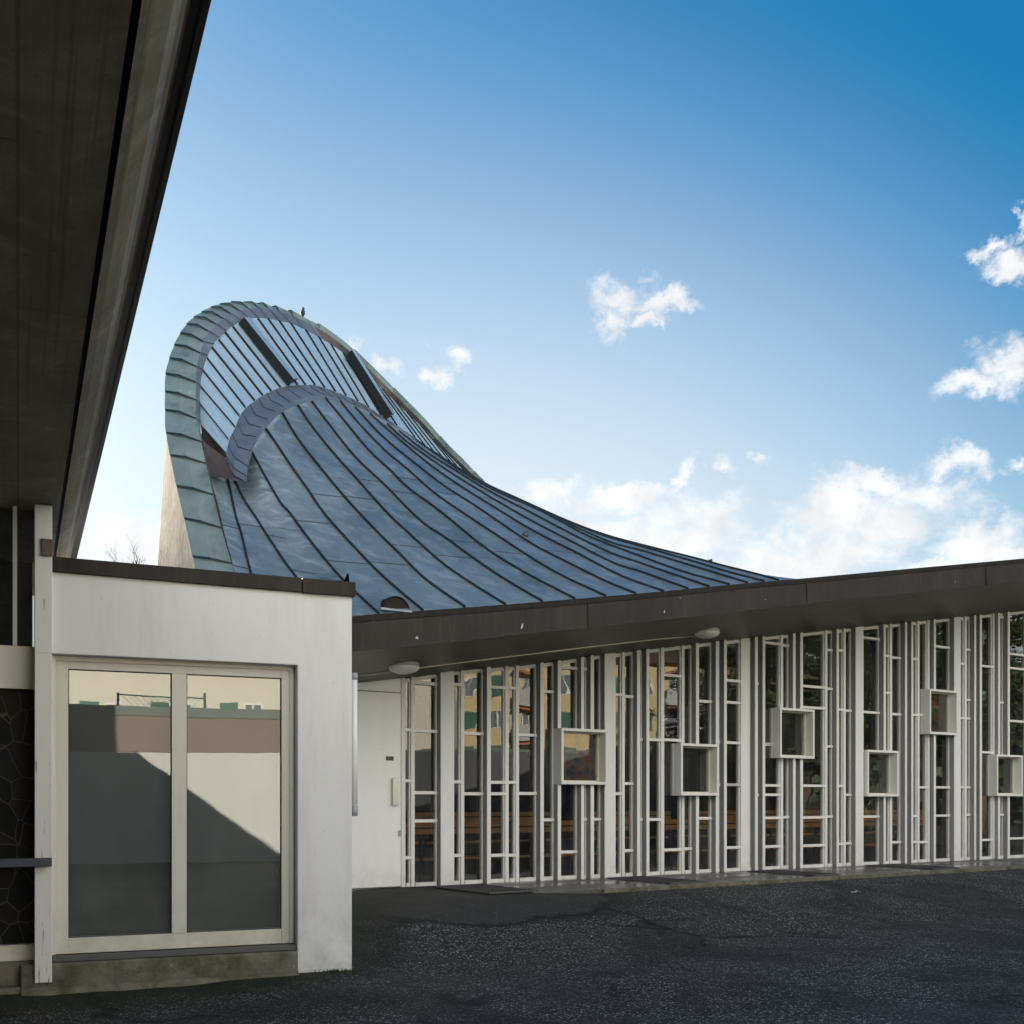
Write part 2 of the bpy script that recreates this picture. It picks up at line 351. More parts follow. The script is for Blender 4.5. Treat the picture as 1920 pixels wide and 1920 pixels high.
def M_asphalt():
    m = Mat('asphalt', (.0150, .0143, .0135), .75, 0, .3)
    v = m.voro(88); g = m.voro(88, out='Color')
    sp = m.N.new('ShaderNodeSeparateColor'); m.L.new(g, sp.inputs[0])
    m.mix(m.rng(sp.outputs[0], .5, 1, 0, 1), (.078, .075, .070)); m.mix(m.rng(sp.outputs[1], .91, .94, 0, .95), (.42, .42, .41))
    v2 = m.voro(34, out='Color'); s2 = m.N.new('ShaderNodeSeparateColor'); m.L.new(v2, s2.inputs[0])
    d2 = m.voro(34); k = m.N.new('ShaderNodeMath'); k.operation = 'MULTIPLY'; m.L.new(m.rng(s2.outputs[0], .95, .965), k.inputs[0]); m.L.new(m.rng(d2, .22, .30, 1, 0), k.inputs[1])
    m.mix(k.outputs[0], (.42, .42, .40))
    m.mix(m.rng(m.noise(.55, 5, .6, dist=.8), .46, .56, 0, .6), (.014, .013, .012))
    m.mix(m.rng(m.noise(.9, 4, .6, m.map((1, 1, 1), (0, 0, .5))), .60, .72, 0, .4), (.075, .070, .062))
    cn = m.N.new('ShaderNodeTexNoise'); cn.inputs['Scale'].default_value = 1.6; cn.inputs['Detail'].default_value = 5; m.L.new(m.pos, cn.inputs[0])
    cv = m.N.new('ShaderNodeVectorMath'); cv.operation = 'MULTIPLY_ADD'; m.L.new(cn.outputs['Color'], cv.inputs[0]); cv.inputs[1].default_value = (.9, .9, 0); m.L.new(m.pos, cv.inputs[2])
    ck = m.voro(.42, 'DISTANCE_TO_EDGE', cv.outputs[0]); gate = m.rng(m.noise(.5, 3), .46, .6)
    ce = m.N.new('ShaderNodeMath'); ce.operation = 'MULTIPLY'; m.L.new(m.rng(ck, .004, .022, 1, 0), ce.inputs[0]); m.L.new(gate, ce.inputs[1]); m.mix(ce.outputs[0], (.008, .008, .008)); m.bump(ce.outputs[0], -.02)
    m.mix(m.rng(m.noise(1.4, 6, .7, dist=1.2), .56, .64, 0, .5), (.050, .046, .040))
    # smoother tar patch beside the door, with a dark ragged rim
    vd = m.N.new('ShaderNodeVectorMath'); vd.operation = 'DISTANCE'; m.L.new(m.pos, vd.inputs[0]); c = FA.P(FA.t(740), 0, .5); vd.inputs[1].default_value = c
    ad = m.N.new('ShaderNodeMath'); ad.operation = 'ADD'; m.L.new(vd.outputs['Value'], ad.inputs[0]); m.L.new(m.rng(m.noise(1.8, 4), 0, 1, -.45, .45), ad.inputs[1])
    m.mix(m.rng(ad.outputs[0], 2.0, 2.3, .82, 0), (.043, .041, .039)); rim = m.rng(ad.outputs[0], 2.08, 2.16); rim2 = m.rng(ad.outputs[0], 2.2, 2.32, 1, 0)
    q = m.N.new('ShaderNodeMath'); q.operation = 'MULTIPLY'; m.L.new(rim, q.inputs[0]); m.L.new(rim2, q.inputs[1]); m.mix(q.outputs[0], (.014, .013, .012))
    # thin moss along the foot of the annex
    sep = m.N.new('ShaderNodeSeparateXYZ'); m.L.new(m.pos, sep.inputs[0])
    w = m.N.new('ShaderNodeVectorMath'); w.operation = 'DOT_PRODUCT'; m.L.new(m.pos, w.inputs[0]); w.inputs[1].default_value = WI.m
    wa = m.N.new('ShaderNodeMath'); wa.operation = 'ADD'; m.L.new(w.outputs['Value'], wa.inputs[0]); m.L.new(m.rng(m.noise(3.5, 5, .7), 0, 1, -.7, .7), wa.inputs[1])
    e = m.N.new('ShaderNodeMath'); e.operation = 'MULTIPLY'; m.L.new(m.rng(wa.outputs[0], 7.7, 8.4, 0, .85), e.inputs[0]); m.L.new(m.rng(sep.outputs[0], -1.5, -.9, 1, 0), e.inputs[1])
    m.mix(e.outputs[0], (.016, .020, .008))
    m.rough(m.rng(m.noise(.7, 4), .35, .65, .62, .85)); m.bump(v, -.012, 1); m.bump(m.noise(3, 5), .012); return m.m
MT['asphalt'] = M_asphalt()
def M_paving():
    m = Mat('wet_paving_slabs', (.13, .125, .115), .3, 0, .5); rot = (0, 0, -math.atan2(FA.d.y, FA.d.x)); src = m.map((1, 1, 1), rot)
    br = m.N.new('ShaderNodeTexBrick'); br.offset = 0; br.inputs['Scale'].default_value = 1; br.inputs['Mortar Size'].default_value = .006
    br.inputs['Brick Width'].default_value = .5; br.inputs['Row Height'].default_value = .25; br.inputs['Color1'].default_value = G(0); br.inputs['Color2'].default_value = G(.35); br.inputs['Mortar'].default_value = G(1)
    m.L.new(src, br.inputs[0]); m.mix(m.rng(br.outputs[0], 0, 1, 0, .8), (.045, .042, .038)); m.mix(m.rng(m.noise(2.2, 5), .45, .65, 0, .6), (.075, .07, .062))
    m.rough(m.rng(m.noise(1.4, 4, .6, src=m.map((.5, 2, 1), src=src)), .4, .62, .16, .55)); m.bump(br.outputs[0], -.006); m.bump(m.noise(30, 3), .002); return m.m
MT['paving'] = M_paving()
def M_glass(name, refl=.09, tint=(.72, .74, .72), rough=.0, wav=.0018):
    m = Mat(name); N, L = m.N, m.L; N.remove(m.b)
    tr = N.new('ShaderNodeBsdfTransparent'); tr.inputs[0].default_value = (*tint, 1)
    gl = N.new('ShaderNodeBsdfGlossy'); gl.inputs['Roughness'].default_value = rough; gl.inputs['Color'].default_value = (1, 1, 1, 1)
    dp = N.new('ShaderNodeVectorMath'); dp.operation = 'DOT_PRODUCT'; L.new(m.geo.outputs['Normal'], dp.inputs[0]); L.new(m.geo.outputs['Incoming'], dp.inputs[1])
    def mt(op, x, y=None):
        n = N.new('ShaderNodeMath'); n.operation = op
        for i, v in enumerate((x, y)):
            if v is None: continue
            if isinstance(v, (int, float)): n.inputs[i].default_value = v
            else: L.new(v, n.inputs[i])
        return n.outputs[0]
    pw = mt('POWER', mt('SUBTRACT', 1.0, mt('ABSOLUTE', dp.outputs['Value'])), 4.0)
    a = N.new('ShaderNodeMath'); a.operation = 'MULTIPLY_ADD'; L.new(pw, a.inputs[0]); a.inputs[1].default_value = 1 - refl; a.inputs[2].default_value = refl
    b = N.new('ShaderNodeBump'); b.inputs['Distance'].default_value = wav; b.inputs['Strength'].default_value = 1; L.new(m.noise(1.5, 2, .5), b.inputs['Height']); L.new(b.outputs[0], gl.inputs['Normal'])
    mx = N.new('ShaderNodeMixShader'); L.new(a.outputs[0], mx.inputs[0]); L.new(tr.outputs[0], mx.inputs[1]); L.new(gl.outputs[0], mx.inputs[2])
    df = N.new('ShaderNodeBsdfDiffuse'); df.inputs[0].default_value = (.55, .54, .50, 1)
    m2 = N.new('ShaderNodeMixShader'); L.new(m.rng(m.noise(4, 6, .7, m.map((1, 1, .4))), .40, .75, .006, .075), m2.inputs[0]); L.new(mx.outputs[0], m2.inputs[1]); L.new(df.outputs[0], m2.inputs[2])
    L.new(m2.outputs[0], N['Material Output'].inputs[0]); return m.m
MT['glass'] = M_glass('window_glass')
MT['glass_flat'] = M_glass('annex_window_glass', refl=.15, wav=.0006)
def M_skyglass():
    m = Mat('painted_sky_glass', (.29, .41, .53), .18, 0, .8); m.mix(m.rng(m.noise(6, 4), .4, .7, 0, .3), (.34, .46, .58)); return m.m  # pale blue base stands in for the sky reflected by the panes
MT['skyglass'] = M_skyglass()
MT['bar'] = Mat('dark_glazing_bar', (.02, .022, .026), .4, .3).m
MT['black'] = Mat('black_rubber_and_recess', (.006, .006, .006), .7).m
MT['gutter'] = Mat('black_tar_edge', (.010, .010, .010), .5).m
MT['tan'] = Mat('tan_sealant', (.22, .16, .09), .6).m
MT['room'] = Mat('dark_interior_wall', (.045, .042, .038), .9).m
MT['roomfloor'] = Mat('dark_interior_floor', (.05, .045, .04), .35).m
MT['blind'] = Mat('grey_blind', (.115, .118, .105), .8).m
def M_wood():
    m = Mat('orange_pew_wood', (.60, .27, .08), .35); m.mix(m.rng(m.noise(6, 5, .6, m.map((1, 6, 6), (0, 0, R(-34)))), .4, .7), (.45, .19, .055)); return m.m
MT['wood'] = M_wood()
MT['darkmetal'] = Mat('dark_steel', (.03, .032, .036), .4, .6).m
MT['dropping'] = Mat('chalky_stain', (.42, .44, .44), .9).m
MT['galv'] = Mat('dull_galvanised_steel', (.10, .10, .098), .5, .4).m
MT['rail'] = Mat('blue_grey_steel_rail', (.07, .075, .095), .35, .6).m
MT['steel'] = Mat('brushed_steel', (.45, .44, .40), .3, .9).m
MT['brass'] = Mat('champagne_handle_metal', (.62, .59, .52), .35, .7).m
MT['lamp'] = Mat('white_opal_lamp_cover', (.72, .70, .68), .35).m
MT['lamp_grey'] = Mat('grey_plastic', (.35, .36, .38), .5).m
MT['tubelamp'] = Mat('white_lamp_tube', (.85, .84, .80), .3).m
def M_leaded(name, cols, scale, edge, stretch=(1, 1, 1), spec=.6, rg=.25):
    m = Mat(name, cols[0], rg, 0, spec); src = m.map(stretch)
    w = m.N.new('ShaderNodeMix'); w.data_type = 'VECTOR'; w.inputs[0].default_value = .25; m.L.new(src, w.inputs[4])
    nn = m.N.new('ShaderNodeTexNoise'); nn.inputs['Scale'].default_value = 1.3; m.L.new(src, nn.inputs[0]); m.L.new(nn.outputs['Color'], w.inputs[5])
    g = m.voro(scale, src=w.outputs[1], out='Color'); s = m.N.new('ShaderNodeSeparateColor'); m.L.new(g, s.inputs[0])
    for i, c in enumerate(cols[1:]): m.mix(m.rng(s.outputs[i % 3], .62, .66), c)
    d = m.voro(scale, 'DISTANCE_TO_EDGE', w.outputs[1]); m.mix(m.rng(d, .010, .022, 1, 0), edge); m.bump(d, -.003); return m.m
MT['leaded'] = M_leaded('dark_leaded_glass', [(.006, .007, .007), (.010, .012, .013), (.014, .012, .008)], 9, (.060, .054, .038), (1, 1, .8), .10, .45)
MT['stained'] = M_leaded('dark_stained_glass', [(.02, .012, .012), (.16, .02, .02), (.02, .03, .05), (.10, .05, .02)], 13, (.12, .07, .05))
def M_house(name, base, rough=.85):
    m = Mat(name, base, rough, 0, .2); m.mix(m.rng(m.noise(1.2, 6, .65), .4, .7, 0, .35), tuple(c * .86 for c in base)); m.bump(m.noise(5, 5), .006); return m.m
MT['house'] = M_house('cream_render', (.66, .62, .50)); MT['courtwall'] = M_house('pale_court_wall', (.62, .62, .56)); MT['band'] = M_house('brown_wall_band', (.235, .19, .15))
MT['yellow'] = M_house('yellow_render', (.64, .50, .27)); MT['shutter'] = Mat('green_shutter', (.02, .12, .075), .5).m; MT['tiles'] = M_house('brown_roof_tiles', (.11, .065, .05))
MT['winpane'] = Mat('pale_window_pane', (.16, .19, .20), .1, 0, .8).m; MT['awning'] = Mat('orange_awning', (.55, .16, .06), .7).m; MT['balcony'] = Mat('grey_balcony', (.45, .44, .42), .7).m
MT['coping'] = Mat('green_grey_coping', (.12, .14, .12), .6).m
MT['bark'] = M_house('tree_bark', (.10, .075, .055)); 
def M_leaf():
    m = Mat('pine_needles', (.030, .055, .020), .6); m.mix(m.rng(m.noise(1.5, 3), .4, .65), (.075, .105, .035)); return m.m
MT['leaf'] = M_leaf(); MT['feather'] = Mat('dark_feathers', (.02, .022, .028), .6).m
MT['paper'] = Mat('white_paper', (.75, .74, .70), .7).m
MT['grass'] = Mat('moss_green', (.03, .045, .012), .9).m

# ------------------------------------------------------------------ ground
T_STRIP = FA.t(868, .05)
def sstep(a, b, x):
    u = min(1, max(0, (x - a) / (b - a))); return u * u * (3 - 2 * u)
def gz(x, y):
    P = Vector((x, y, 0)); c = FA.m.dot(P); t = FA.d.dot(P); c2 = WI.m.dot(P)
    z = -.05 - .30 * (1 - sstep(7.5, 10.05, c)) - .075 * (1 - sstep(-3.2, -1.4, x))
    z += .042 * sstep(9.2, 10.1, c) * (1 - sstep(T_STRIP - .1, T_STRIP + .9, t))
    near = sstep(40, 10, math.hypot(x, y - 8)) if math.hypot(x, y - 8) > 10 else 1
    if math.hypot(x, y - 8) < 40 and c < 9.9: z += .010 * near * noise.noise(Vector((x * .9, y * .9, 0))) + .004 * noise.noise(Vector((x * 3, y * 3, 5)))
    if c > 11.75 and c < 60: z = -.6
    if 8.75 < c2 < 30 and WI.d.dot(P) < 2.2: z = -.6
    return z
def axis(lo, hi, step, far):
    a = [lo + i * step for i in range(int((hi - lo) / step) + 1)]
    g = step; x = hi
    while x < far: g *= 1.35; x += g; a.append(x)
    g = step; x = lo
    while x > -far: g *= 1.35; x -= g; a.insert(0, x)
    return a
g = MB(); xs = axis(-6, 13, .12, 900); ys = axis(1, 23, .12, 900)
g.grid([[Vector((x, y, gz(x, y))) for x in xs] for y in ys])
tag(g.build('ground', MT['asphalt'], smooth=True), kind='structure')

# paved strip along the church front
t1 = FA.t(3000)
s = MB(); s.pbox(FA, T_STRIP, t1, -.12, 0, -.02, 1.5)
tag(s.build('paved_path', MT['paving'], bevel=.006), kind='structure')
s = MB(); s.pbox(FA, T_STRIP + .95, t1, -.12, -.006, 1.503, 1.56)
tag(s.build('path_edging', MT['moss'], bevel=.01), kind='structure')

# ------------------------------------------------------------------ church
church = thing('church_building', 'white church with tall gridded windows and a curved blue-grey metal horn roof', 'church', FA.P(FA.t(1200), 0, 0))
FC = 2.0   # distance of the fascia in front of the glass
eave = [(440, 1173), (475, 1171), (505, 1169), (622, 1160), (710, 1152), (793, 1146), (872, 1140), (948, 1135), (1017, 1129), (1078, 1124), (1136, 1119), (1192, 1114),
        (1245, 1110), (1290, 1105), (1330, 1101), (1368, 1097), (1402, 1094), (1433, 1091), (1460, 1089), (1498, 1086), (1700, 1067.5), (1920, 1047.8), (2400, 1005)]
fbot = [(440, 1242), (659, 1222), (841, 1205), (983, 1188.5), (1095, 1178), (1300, 1156), (1510, 1132), (1920, 1089.6), (2400, 1040)]
wtop = [(440, 1302), (666, 1283), (755, 1275), (870, 1258), (971, 1251), (1047, 1242), (1100, 1233.5), (1356, 1203.6), (1604, 1179), (1920, 1147), (2400, 1098)]
def eP(x): return FA.pt(x, interp(eave, x), FC)
def zw(t):      # height of the wall top at t
    return interp(WT, t)
WT = [(FA.t(x), FA.z(x, y)) for x, y in wtop]

# roof seams: photo traces from the lip of the horn to the eave, each with the depth of its upper end
S = [
 ([(388, 862), (397, 905), (410, 950), (420, 997), (432, 1040), (446, 1092), (475, 1171)], 11.45),
 ([(424, 886), (440, 965), (452, 1003), (470, 1076), (503, 1169)], 11.6),
 ([(436, 890), (457, 938), (480, 973), (510, 1020), (555, 1084), (622, 1160)], 11.65),
 ([(463, 896), (480, 930), (510, 975), (552, 1029), (605, 1092), (668, 1156)], 11.6),
 ([(471, 846), (490, 882), (525, 943), (542, 962), (585, 1020), (642, 1088), (710, 1152)], 11.7),
 ([(494, 799), (517, 833), (543, 872), (577, 920), (608, 965), (657, 1020), (707, 1072), (747, 1108), (793, 1146)], 12.1),
 ([(524, 767), (555, 820), (595, 872), (647, 935), (707, 999), (747, 1038), (797, 1087), (872, 1140)], 12.5),
 ([(552, 752), (580, 795), (622, 848), (675, 907), (727, 965), (770, 1005), (830, 1058), (888, 1098), (948, 1135)], 12.85),
 ([(578, 746), (617, 798), (667, 860), (720, 910), (787, 977), (838, 1012), (897, 1055), (955, 1093), (1017, 1129)], 13.15),
 ([(605, 742), (647, 793), (693, 848), (728, 880), (763, 915), (807, 947), (847, 978), (895, 1018), (938, 1048), (1000, 1084), (1078, 1124)], 13.45),
 ([(632, 747), (670, 793), (720, 845), (762, 880), (813, 925), (863, 960), (913, 993), (1000, 1050), (1060, 1084), (1136, 1119)], 13.8),
 ([(660, 759), (720, 823), (790, 880), (833, 913), (888, 948), (938, 982), (1000, 1023), (1062, 1055), (1135, 1091), (1192, 1114)], 14.15),
 ([(685, 770), (730, 810), (777, 850), (815, 880), (863, 913), (922, 950), (1000, 997), (1077, 1036), (1164, 1081), (1245, 1110)], 14.45),
 ([(715, 786), (760, 828), (833, 880), (888, 915), (947, 950), (1000, 980), (1062, 1012), (1150, 1057), (1200, 1073), (1290, 1105)], 14.8),
 ([(740, 803), (793, 845), (848, 880), (913, 920), (1000, 965), (1047, 990), (1135, 1034), (1200, 1057), (1330, 1101)], 15.05),
 ([(777, 824), (827, 860), (872, 890), (930, 923), (1000, 953), (1053, 980), (1106, 1008), (1200, 1044), (1283, 1074), (1368, 1097)], 15.4),
 ([(806, 844), (855, 876), (905, 908), (960, 935), (1077, 989), (1150, 1020), (1200, 1033), (1300, 1063), (1402, 1094)], 15.7),
 ([(852, 876), (905, 905.5), (960, 932), (1053, 974.5), (1130, 1005), (1200, 1025), (1300, 1054), (1370, 1075), (1433, 1091)], 16.15),
 ([(900, 905), (960, 931), (1060, 976), (1130, 1002.5), (1200, 1022), (1300, 1047), (1360, 1063), (1420, 1078), (1460, 1089)], 16.6),
 ([(905, 905), (960, 930.5), (1060, 975.5), (1130, 1002), (1200, 1021), (1300, 1046), (1360, 1062), (1430, 1077), (1498, 1086)], 16.75),
]
NR = 34
seams = []
for pts, Yt in S:
    q = resample([Vector((x, y, 0)) for x, y in pts], NR)
    Ye = FA.Y(pts[-1][0], FC); row = []
    for i, p in enumerate(q):
        u = i / (NR - 1); k = 1 / lerp(1 / Yt, 1 / Ye, u); row.append(at(p.x, p.y, k))
    seams.append(row)
rb = MB(); rows = [list(r) for r in seams]
last = rows[-1]
for off, dz in ((.8, -.06), (2.4, -.55), (5.5, -1.6)):
    rows.append([p + FA.m * off + Vector((.35 * off * (1 - i / (NR - 1)), 0, dz * (1 - .6 * i / (NR - 1)))) for i, p in enumerate(last)])
# subdivide between seams so every sheet is slightly dished
fine = []
for a, b in zip(rows, rows[1:]):
    for k in range(4):
        u = k / 4; fine.append([a[i].lerp(b[i], u) for i in range(NR)])
fine.append(rows[-1]); rb.grid(fine)
# flat roof on to the right of the horn
xr = [1498 + i * 90 for i in range(12)]
rb.grid([[eP(x) + Vector((0, 0, -.03)) for x in xr], [eP(x) + FA.m * 4 + Vector((0, 0, -.12)) for x in xr], [eP(x) + FA.m * 12 + Vector((0, 0, -.8)) for x in xr]])
roof = rb.build('roof', MT['roof'], church, smooth=True)
# standing seams
sb = MB()
def rib(sb, pts, h=.024, w=.012, nrm=None):
    for i in range(len(pts) - 1):
        a, b = pts[i], pts[i + 1]; n = nrm[i]; n2 = nrm[i + 1]; d = (b - a).normalized(); s1 = d.cross(n).normalized() * w / 2; s2 = d.cross(n2).normalized() * w / 2
        sb.hexa([a - s1 - n * .01, a + s1 - n * .01, a + s1 + n * h, a - s1 + n * h, b - s2 - n2 * .01, b + s2 - n2 * .01, b + s2 + n2 * h, b - s2 + n2 * h])
def seam_normals(j):
    out = []
    for i in range(NR):
        i0, i1 = max(0, i - 1), min(NR - 1, i + 1); j0, j1 = max(0, j - 1), min(len(seams) - 1, j + 1)
        n = (seams[j][i1] - seams[j][i0]).cross(seams[j1][i] - seams[j0][i]).normalized()
        if n.z < 0: n = -n
        out.append(n)
    return out
for j in range(1, len(seams) - 1):
    if j == 3: continue
    sb = MB(); rib(sb, seams[j], nrm=seam_normals(j)); sb.build('standing_seam', MT['seam'], roof)
# cross laps between seams (each sheet is several pieces long)
for j in range(0, len(seams) - 3):
    n1 = seam_normals(j)
    py = lambda p: HZ - (p.z - EYE) / p.y * F
    for fr in ((.66 + .05 * (j % 2)), (.34 + .06 * ((j + 1) % 2))):
        i = int(fr * (NR - 1)); ya = py(seams[j][i]) + 7; k = min(range(NR), key=lambda q_: abs(py(seams[j + 1][q_]) - ya))
        if k in (0, NR - 1): continue
        k2 = k if py(seams[j + 1][k]) < ya else k - 1; k3 = min(NR - 1, k2 + 1); y2, y3 = py(seams[j + 1][k2]), py(seams[j + 1][k3]); u = min(1, max(0, (ya - y2) / max(.01, y3 - y2)))
        a = seams[j][i] + n1[i] * .004; b = seams[j + 1][k2].lerp(seams[j + 1][k3], u) + n1[i] * .004
        if (b - a).length < .08: continue
        sb = MB(); sb.beam(a, b, .005, (seams[j][i + 1] - seams[j][i]).normalized(), .003, n1[i]); sb.build('sheet_lap', MT['lap'], roof)

# fascia, cap and soffit
xs = [440, 520, 600, 700, 800, 900, 1000, 1100, 1200, 1300, 1400, 1500, 1600, 1700, 1800, 1920, 2050, 2200, 2400]
fb = MB()
fb.grid([[FA.pt(x, interp(fbot, x), FC) for x in xs], [eP(x) - Vector((0, 0, .02)) for x in xs]])
fb.grid([[FA.pt(x, interp(fbot, x), FC) for x in xs], [FA.pt(x, interp(fbot, x), FC) + FA.m * .05 for x in xs]])
fasc = fb.build('eave_fascia', MT['fascia'], church)
cb_ = MB()
for a, b in zip(xs, xs[1:]):
    A, B = eP(a), eP(b); n = -FA.m
    cb_.hexa([A + n * .012 - Vector((0, 0, .055)), B + n * .012 - Vector((0, 0, .055)), B - n * .10 - Vector((0, 0, .055)), A - n * .10 - Vector((0, 0, .055)),
              A + n * .014 + Vector((0, 0, .004)), B + n * .014 + Vector((0, 0, .004)), B - n * .10 + Vector((0, 0, .012)), A - n * .10 + Vector((0, 0, .012))])
cb_.build('drip_cap', M_brown('dark_brown_cap', (.012, .011, .009), (.02, .017, .014), .6, .1), fasc)
jb = MB()
for x in (1102, 1512, 1848):
    A = eP(x) - Vector((0, 0, .06)); B = FA.pt(x + 1.5, interp(fbot, x), FC); jb = MB(); jb.beam(B - FA.m * .004, A - FA.m * .004, .012, FA.d, .006, -FA.m); jb.build('sheet_joint', MT['fascia'], fasc)
rnd = random.Random(9)
for x, y, w_, h_ in ((979, 1174, 5, 15), (782, 1196, 7, 7), (1246, 1147, 3, 9), (700, 1164, 2, 3)):
    db = MB(); c = FA.pt(x, y, FC + .004); k = FA.Y(x, FC) / F; ring = []
    for i in range(14):
        a = i / 14 * 6.283; r_ = rnd.uniform(.5, 1.1); ring.append(c + (FA.d * (math.cos(a) * w_ * .5 + math.sin(a) * h_ * .18) + Vector((0, 0, math.sin(a) * h_ * .5))) * r_ * k * 1.0)
    db.add(ring, [tuple(range(14))]); db.build('bird_dropping', MT['dropping'], fasc)
sf = MB()
r0 = [FA.pt(x, interp(fbot, x), FC) for x in xs]; r2 = [FA.pt(x, interp(wtop, x), .0) for x in xs]
r2 = [p + FA.m * .10 for p in r2]
r1 = [a.lerp(b, .5) + Vector((0, 0, -.015)) for a, b in zip(r0, r2)]
sf.grid([r0, [a.lerp(b, .5) for a, b in zip(r0, r1)], r1, [a.lerp(b, .5) for a, b in zip(r1, r2)], r2])
sf.build('soffit', MT['soffit'], church, smooth=True)

# ---- the horn: copper rim, flashing, roof glazing
K = [((400, 1190), (480, 1200), (480, 1200), 10.85), ((372, 1082), (446, 1092), (447, 1092), 10.95), ((347, 973), (415, 990), (417, 990), 11.15), ((330, 900), (397, 915), (400, 915), 11.35),
     ((313, 813), (377, 828), (379, 826), 11.6), ((311, 770), (368, 785), (376, 792), 11.8), ((311, 735), (367, 750), (375, 757), 11.9), ((312, 702), (367, 717), (376, 724), 12.0), ((319, 673), (369, 688), (381, 695), 12.12),
     ((328, 648), (375, 662), (389, 668), 12.25), ((339, 626), (382, 641), (401, 646), 12.35), ((351, 609), (392, 622), (411, 634), 12.47), ((364, 596), (405, 608), (424, 621), 12.6), ((379, 586), (419, 598), (438, 611), 12.75),
     ((396, 577), (433, 589), (453, 602), 12.9), ((413, 571), (449, 583), (468, 598), 13.05), ((434, 567), (466, 579), (484, 597), 13.2), ((457, 568), (484, 577), (502, 598), 13.4), ((482, 571), (502, 578), (523, 602), 13.6),
     ((510, 577), (522, 583), (545, 607), 13.8), ((540, 584), (548, 592), (571, 618), 14.05), ((573, 598), (578, 606), (597, 632), 14.3), ((606, 614), (610, 624), (628, 651), 14.5), ((640, 637), (642, 647), (660, 675), 14.7),
     ((675, 667), (675, 676), (692, 703), 14.95), ((710, 700), (708, 708), (718, 731), 15.2), ((753, 743), (750, 750), (754, 766), 15.5), ((798, 788), (794, 794), (796, 807), 15.85), ((837, 832), (832, 838), (832, 846), 16.15),
     ((868, 862), (863, 867), (861, 876), 16.4), ((897, 893), (893, 897), (889, 898), 16.65), ((911, 908), (908, 911), (905, 911), 16.8), ((960, 985), (957, 988), (955, 990), 17.6)]
def kcurve(idx, dY):
    return resample([at(k[idx][0], k[idx][1], k[3] + (dY(i) if callable(dY) else dY)) for i, k in enumerate(K)], 150)
nk = len(K)
O = kcurve(0, 0); Mi = kcurve(1, lambda i: -.12 if i < 16 else -.05); In = kcurve(2, lambda i: .02 if i > 3 else -.10)
# one common parameter: resample each by key index instead of length
def keyed(idx, dY, sub=6):
    pts = [at(k[idx][0], k[idx][1], k[3] + dY(i)) for i, k in enumerate(K)]
    P = [pts[0] * 2 - pts[1]] + pts + [pts[-1] * 2 - pts[-2]]; out = []
    for i in range(1, len(P) - 2):
        for k in range(sub):
            t = k / sub; p0, p1, p2, p3 = P[i - 1], P[i], P[i + 1], P[i + 2]
            out.append(0.5 * ((2 * p1) + (p2 - p0) * t + (2 * p0 - 5 * p1 + 4 * p2 - p3) * t * t + (3 * p1 - p0 - 3 * p2 + p3) * t ** 3))
    out.append(pts[-1].copy()); return out
O = keyed(0, lambda i: 0); Mi = keyed(1, lambda i: -.12 if i < 14 else (-.12 + .07 * min(1, (i - 14) / 5))); In = keyed(2, lambda i: .03 if i > 4 else -.11)
back = Vector((-.04, .60, .12))
# copper rim: sheets overlapping like scales, each piece lapping over the next
cm = MB()
cen = Vector((0, 0, 0))
for p in O: cen += p
cen /= len(O)
joints = [0, 8, 12, 17, 21] + list(range(24, 121, 6)) + [130, 142, 154, 166, 178, len(O) - 1]
def snorm(i):
    i0, i1 = max(0, i - 1), min(len(O) - 1, i + 1); n = (O[i1] - O[i0]).cross(Mi[i] - O[i]).normalized()
    if n.dot(Vector((0, 0, EYE)) - O[i]) < 0: n = -n
    return n
for a, b in zip(joints, joints[1:]):
    rws = []
    for i in range(a, b + 1):
        u = (i - a) / (b - a); n = snorm(i); h = .010 * (1 - u)   # lower end stands proud over the piece below
        o, m_ = O[i] + n * h, Mi[i]
        rws.append([o + (o - m_).normalized() * .01, o.lerp(m_, .5) + n * (.012 + .028 * (1 - u)), m_])
    cm.grid(rws)
    # step face
    n = snorm(a); o, m_ = O[a], Mi[a]; cm.grid([[o - n * .01, o.lerp(m_, .5) - n * .01, m_ - n * .01], rws[0]])
cm.grid([O, [p + back * .5 for p in O], [p + back for p in O]])
rim = cm.build('copper_rim', MT['copper'], church)
j2 = MB()
for a in joints[1:-6]:
    n = snorm(a); j2 = MB(); o, m_ = O[a] + n * .012, Mi[a] + n * .002; j2.beam(o, o.lerp(m_, .5) + n * .036, .022, (O[a + 1] - O[a]).normalized(), .004, n); j2.beam(o.lerp(m_, .5) + n * .036, m_, .018, (O[a + 1] - O[a]).normalized(), .004, n); j2.build('sheet_lap', MT['seam'], rim)
split = 128
fm = MB(); fm.grid([[Mi[i].lerp(In[i], u / 2) for u in range(3)] for i in range(24, split + 1)]); fm.build('rim_flashing', MT['flash'], church, smooth=True)
fm = MB(); fm.grid([[Mi[i].lerp(In[i], u / 2) for u in range(3)] for i in range(split, len(Mi))]); fm.build('rim_underside', MT['rust'], church, smooth=True)
for i in range(30, split, 6):
    fj = MB(); fj.beam(Mi[i] + Vector((.01, -.01, 0)), In[i] + Vector((.01, -.01, 0)), .008, (Mi[i + 1] - Mi[i]).normalized(), .004, Vector((.5, -.8, .3))); fj.build('flashing_joint', MT['seam'], church)
